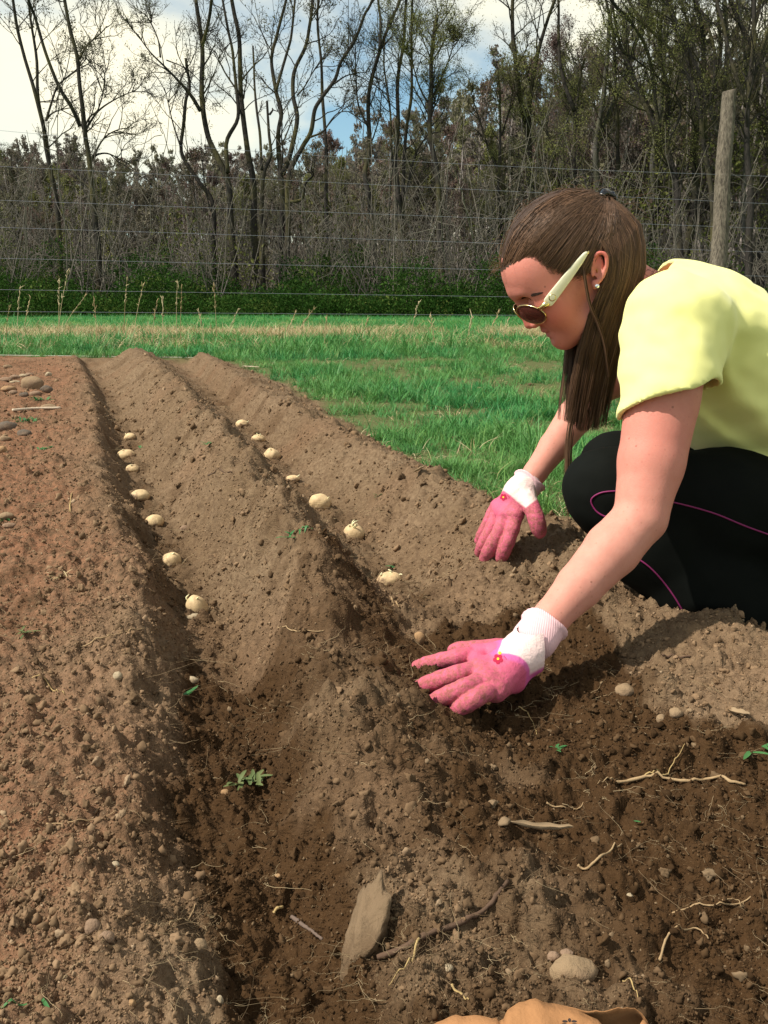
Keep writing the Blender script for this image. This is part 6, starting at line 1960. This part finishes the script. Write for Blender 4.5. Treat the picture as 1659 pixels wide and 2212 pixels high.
# ---- dry curled leaf in the foreground, leaves in the grass
def leaf(px, py, L, wd, rz, label, mat, curl=.5, name='dry_leaf', lift=.004, cat='leaf'):
    p = hit(px, py); s = mpp(p); L, wd = L * s, wd * s
    nu, nv = 14, 7; V = []
    for i in range(nu + 1):
        u = i / nu * 2 - 1
        ww = wd / 2 * (1 - abs(u) ** 2.2) ** .7 * (1 + .18 * math.sin(9 * u)) + .0004
        for j in range(nv + 1):
            t = j / nv * 2 - 1
            V.append([u * L / 2, t * ww * math.cos(curl * t), ww * (abs(t) ** 1.5) * math.sin(curl * 1.3) + .10 * L * u * u * curl + .006 * L * math.sin(12 * u + 3 * t)])
    V = np.array(V); n1 = len(V)
    V = np.concatenate([V, V - [0, 0, .0006]])
    q = [[i * (nv + 1) + j, i * (nv + 1) + j + 1, (i + 1) * (nv + 1) + j + 1, (i + 1) * (nv + 1) + j] for i in range(nu) for j in range(nv)]
    q = np.array([x[::-1] for x in q] + [[a + n1 for a in x] for x in q])
    c_, s_ = math.cos(rz), math.sin(rz)
    V = V @ np.array([[c_, s_, 0], [-s_, c_, 0], [0, 0, 1]])
    gx_ = (gz1(p[0] + .01, p[1]) - gz1(p[0] - .01, p[1])) / .02
    V[:, 2] += V[:, 0] * np.clip(gx_, -.5, .5)
    o = obj(name, np_mesh(name, V + p + [0, 0, lift], q, mat), origin=p + np.array([0, 0, lift]))
    return tag(o, label, cat)
DL = leafy('dry_leaf', [(0, (0.36, 0.25, 0.15)), (1, (0.48, 0.35, 0.22))], .9, .1)
leaf(1168, 1806, 135, 22, -.12, 'long curled dry grey-brown leaf lying on the dark soil, centre right', DL, .9, lift=.008)
for px, py, L_, w_, rz_, lb in ((985, 957, 22, 18, .4, 'tan curled leaf in the grass right of the far furrow end'), (947, 902, 26, 6, .2, 'narrow dry leaf lying in the grass above the tan curled one'), (1090, 836, 22, 8, -.3, 'dry leaf in the grass left of the woman\'s chin'),
     (1148, 838, 20, 14, .5, 'pale dry leaf in the grass below the woman\'s chin'), (905, 1025, 26, 12, .2, 'brown leaf at the grass edge above the right ridge'), (1592, 1560, 60, 14, -1.1, 'strip of dry brown leaf standing on the light soil at the right edge')):
    leaf(px, py, L_, w_, rz_, lb, DL, .7, lift=.012)
m_ = ST['pale']
leaf(540, 797, 40, 16, .05, 'flat pale wood chip lying on the grass beyond the right ridge', TW['white'], .15, 'wood_chip', .015, 'wood chip')

# ---- single green blades and small weeds
def blades(px, py, L, n, spread, label, kind='weed', wd=.0024, seed=0, mat=None, flat=.4, cat='weed'):
    p = hit(px, py); s = mpp(p)
    rg_ = np.random.default_rng(seed + int(px))
    root = empty(kind, tuple(p)); tag(root, label, cat)
    for k in range(n):
        a = rg_.uniform(0, 6.283); ln_ = L * s * rg_.uniform(.6, 1.1)
        base = p + np.array([rg_.normal(0, spread), rg_.normal(0, spread), .001])
        d = np.array([math.cos(a), math.sin(a), 0]); sd2 = np.array([-d[1], d[0], 0])
        el = rg_.uniform(.15, 1.0) * (1 - flat)
        V = []; sg_ = 7
        for i in range(sg_ + 1):
            t = i / sg_
            c_ = base + d * ln_ * t * (1 - .4 * el) + np.array([0, 0, 1]) * (ln_ * el * (t - .55 * t * t) + .003)
            c_[2] = max(c_[2], gz1(c_[0], c_[1]) + .0015)
            ww = wd * (s / .0009) ** .5 * (math.sin(math.pi * min(1, .12 + .88 * t)) ** .7 + .05)
            V += [c_ - sd2 * ww, c_ - np.array([0, 0, ww * .35]), c_ + sd2 * ww]
        q = []
        for i in range(sg_):
            q += [[3 * i, 3 * i + 1, 3 * i + 4, 3 * i + 3], [3 * i + 1, 3 * i + 2, 3 * i + 5, 3 * i + 4]]
        obj('blade', np_mesh('blade', np.array(V), np.array(q), mat or GB), root)
GB = leafy('weed_blade', [(0, (0.06, 0.22, 0.07)), (1, (0.11, 0.30, 0.10))], .5, .25)
WB = leafy('wilted_weed', [(0, (0.14, 0.20, 0.07)), (1, (0.24, 0.28, 0.11))], .6, .25)
blades(528, 1695, 46, 19, .008, 'uprooted wilting green weed lying on the dark soil, left of centre', mat=WB, wd=.0034, flat=.2)
blades(50, 1372, 44, 9, .006, 'small grassy weed with pale roots at the left edge', mat=WB, wd=.0018)
blades(640, 1165, 34, 11, .010, 'dark green weed scrap on the right slope of the middle ridge', wd=.0024)
blades(400, 1506, 54, 2, .002, 'two broad green blades lying above the dug end of the left furrow', wd=.0036, flat=.8)
blades(848, 1226, 26, 2, .002, 'short green shoot beside the plump potato in the right furrow', wd=.003, flat=.2)
blades(1205, 1626, 26, 7, .003, 'tiny bright green seedling in the dark soil below the near glove', wd=.0018, flat=.2)
blades(1622, 1622, 60, 4, .008, 'group of long green blades at the right edge on the light soil', wd=.0036, flat=.6)
blades(92, 2160, 110, 2, .006, 'long bent green blade in the lower left corner', wd=.0022, flat=.3)
blades(1385, 1783, 26, 1, .001, 'single thin green blade on the dark soil at right', wd=.0018, flat=.8)
blades(135, 1250, 30, 10, .008, 'dry yellowish tuft on the left bank', mat=straw_mat, wd=.0013)
blades(62, 912, 32, 22, .02, 'green grass tuft between the stones at the left edge', kind='grass_tuft', cat='grass tuft', wd=.0022, flat=.1)
blades(86, 866, 26, 20, .02, 'green grass tuft in front of the stone heap', kind='grass_tuft', cat='grass tuft', wd=.0022, flat=.1)
blades(95, 973, 20, 12, .012, 'dark little weed on the left bank right of the orange stone', wd=.0026)
blades(12, 1128, 22, 10, .012, 'grass tuft beside the lone tan stone at the left edge', kind='grass_tuft', cat='grass tuft', wd=.002, flat=.1)
blades(452, 962, 22, 8, .010, 'small green scrap high on the middle ridge', wd=.002)
blades(303, 970, 16, 3, .003, 'green shoot right of the broad potato in the left furrow', wd=.0026, flat=.1)
blades(815, 1075, 18, 4, .004, 'tiny green shoot on the right ridge', wd=.002, flat=.1)

# ---- taut white string along the far end of the bed
pts = [at(px, 767 + px * .0125, 8.3) for px in (-500, 0, 300, 700, 1200)]
b = Builder(); b.tube(spline(pts, 30), .0022, 5)
o = obj('string', b.mesh('string', Mat('white_string', .8).color((0.75, 0.70, 0.62)).m), origin=pts[1]); tag(o, 'white marking string stretched low across the far end of the bed', 'string')

# ---- tall dry stalks along the fence
SK = [(148, 580, 120, 712), (128, 602, 122, 705), (44, 617, 33, 712), (188, 634, 122, 712), (275, 596, 265, 705), (310, 612, 284, 705), (66, 640, 42, 712), (203, 646, 205, 706), (383, 604, 380, 705), (393, 616, 387, 708),
      (352, 640, 348, 705), (340, 650, 325, 708), (462, 612, 468, 708), (515, 668, 485, 712), (430, 672, 440, 708), (640, 672, 612, 712), (680, 664, 628, 712), (706, 686, 700, 714), (905, 652, 884, 716), (660, 690, 640, 714), (1078, 672, 1050, 718), (1098, 690, 1086, 718), (795, 690, 778, 716), (20, 660, 10, 712), (1020, 684, 1008, 716), (930, 684, 940, 716)]
WH = {0: 'tallest', 1: 'upright', 2: 'thin'}
SK.sort(key=lambda t: t[2])
for k, (tx, ty, bx, by) in enumerate(SK):
    rg_ = np.random.default_rng(1300 + k)
    d = rg_.uniform(9.5, 10.4)
    b0 = at(bx, by, d); b0[2] = .05; tp = at(tx, ty, d + rg_.normal(0, .1))
    mid = b0 * .5 + tp * .5 + (np.array([b0[0] - tp[0], 0, 0])) * .14
    P = spline([b0, mid, tp], 14)
    root = empty('dry_stalk', tuple(b0))
    lean = 'leaning right' if tx - bx > 18 else ('leaning left' if tx < bx - 2 else 'nearly upright')
    size = 'tall' if by - ty > 90 else ('middling' if by - ty > 45 else 'short')
    where = 'at the far left' if k == 0 else 'ordinal'
    names = ['first', 'second', 'third', 'fourth', 'fifth', 'sixth', 'seventh', 'eighth', 'ninth', 'tenth', 'eleventh', 'twelfth', 'thirteenth']
    where = f'{names[k]} from left along the fence' if k < 13 else f'{names[len(SK) - 1 - k]} from the woman\'s end of the fence'
    tag(root, f'{size} dry grass stalk {lean}, {where}', 'grass stalk', 'tall dry stalks along the fence')
    bb = Builder(); bb.tube(P, np.linspace(.0044, .0020, 14), 5)
    obj('stem', bb.mesh('stem', straw_mat), root)
    bb = Builder()
    for q in range(7):
        i = 8 + q * .8; i0 = min(int(i), 13)
        c_ = P[i0]; dv = (P[13] - P[9]); dv /= np.linalg.norm(dv)
        bb.tube([c_, c_ + dv * .03 + rg_.normal(0, .007, 3), c_ + dv * .055 + rg_.normal(0, .016, 3)], [.0022, .0052, .0008], 4)
    obj('seed_head', bb.mesh('seed_head', straw_mat), root)

# ---- crumpled brown paper bag at the bottom of the picture
m = Mat('brown_paper', .85, .15)
n1 = m.noise(14, 5); n2 = m.noise(300, 3)
m.color(m.mix(n1, (0.37, 0.185, 0.082), (0.29, 0.14, 0.06))); m.bump(m.math('ADD', n1, m.math('MULTIPLY', n2, .12)), .5, .01)
PAPER = m.m
rim_px = [(905, 2232), (955, 2214), (1005, 2200), (1055, 2193), (1082, 2195), (1102, 2179), (1140, 2170), (1190, 2172), (1240, 2175), (1295, 2176), (1340, 2177), (1376, 2187), (1402, 2212)]
BD = .635
rim = spline([at(a, b_, BD) for a, b_ in rim_px], 46)
rim[:, 1] += .004 * np.sin(np.arange(46) * .33)
rim[:, 2] += .0022 * perlin(np.arange(46) * .55, np.zeros(46) + 3.3) + .0010 * perlin(np.arange(46) * 1.7, np.zeros(46) + 5.3)
bag = empty('paper_bag', tuple(np.array([rim[23][0], rim[23][1] - .05, gz1(rim[23][0], rim[23][1] - .05)])))
tag(bag, 'crumpled orange-brown paper bag cut off by the bottom edge of the picture', 'bag')
def sheet(front):
    V = []; nr = 22
    for r in range(nr + 1):
        t = r / nr
        for k in range(46):
            u = k / 45
            p = rim[k].copy()
            if front:   # towards the lens, sloping down
                gp = math.exp(-((u - .84) / .085) ** 2)
                p = p + np.array([.02 * t * (u - .5), -.17 * t - .022 * gp * (1 - t), -.030 * t - .115 * t * t * (1 - .3 * math.sin(math.pi * u)) - .015 * gp * (1 - t)])
                p[2] += .013 * (abs(perlin(np.array([u * 15.0]), np.array([t * 1.8]), 4.4)[0]) - .25) * min(1, t * 4)
            else:       # the back panel falls behind the rim
                p = p + np.array([.03 * t * (u - .5), .016 * math.sin(math.pi * min(1, 1.3 * t)) - .12 * t * t, -.11 * t])
            q = p.copy()
            cr = perlin(np.array([q[0] * 38]), np.array([q[1] * 38]), q[2] * 38 + (0 if front else 5))[0]
            cr2 = abs(perlin(np.array([q[0] * 21]), np.array([q[1] * 21]), q[2] * 21)[0])
            q = q + np.array([0, -.35, 1]) * ((.005 * cr + .012 * (.3 - cr2)) * min(1, t * 2.5))
            V.append(q)
    f = np.array([[r * 46 + k, r * 46 + k + 1, (r + 1) * 46 + k + 1, (r + 1) * 46 + k] for r in range(nr) for k in range(45)])
    return np.array(V), f
for nm, fr_ in (('front_panel', True), ('back_panel', False)):
    V, f = sheet(fr_)
    o = obj(nm, np_mesh(nm, V, f if fr_ else f[:, ::-1], PAPER, smooth=False), bag)
    if fr_: VF = V.reshape(23, 46, 3)
    sm_ = o.modifiers.new('paper', 'SOLIDIFY'); sm_.thickness = .0005
# printed dark mark near the rim
INK = Mat('black_ink', .8).color((0.03, 0.02, 0.018)).m
bvp = BVHTree.FromPolygons([tuple(q) for q in VF.reshape(-1, 3)], [tuple(q) for q in sheet(True)[1]])
def ink(px, py, rx, ry, nm='print'):
    vs = []
    for k in range(13):
        q = (px, py) if k == 12 else (px + rx * math.cos(k * np.pi / 6), py + ry * math.sin(k * np.pi / 6))
        rr2 = ray(*q); rr2 = rr2 / np.linalg.norm(rr2)
        h = bvp.ray_cast(Vector(C0), Vector(rr2))
        if h[0] is None: return
        n_ = np.array(h[1]); n_ = n_ if n_ @ (C0 - np.array(h[0])) > 0 else -n_
        vs.append(np.array(h[0]) + n_ * .0008)
    obj(nm, np_mesh(nm, np.array(vs), np.array([[k, (k + 1) % 12, 12] for k in range(12)]), INK), bag)
for dx_, dy_, rx_, ry_ in ((-12, -3, 7, 3), (12, -3, 7, 3), (0, -6, 4, 5), (-13, 5, 8, 3), (13, 5, 8, 3), (0, 8, 4, 4)):
    ink(1230 + .85 * dx_, 2210 + .85 * dy_, .85 * rx_, .85 * ry_)
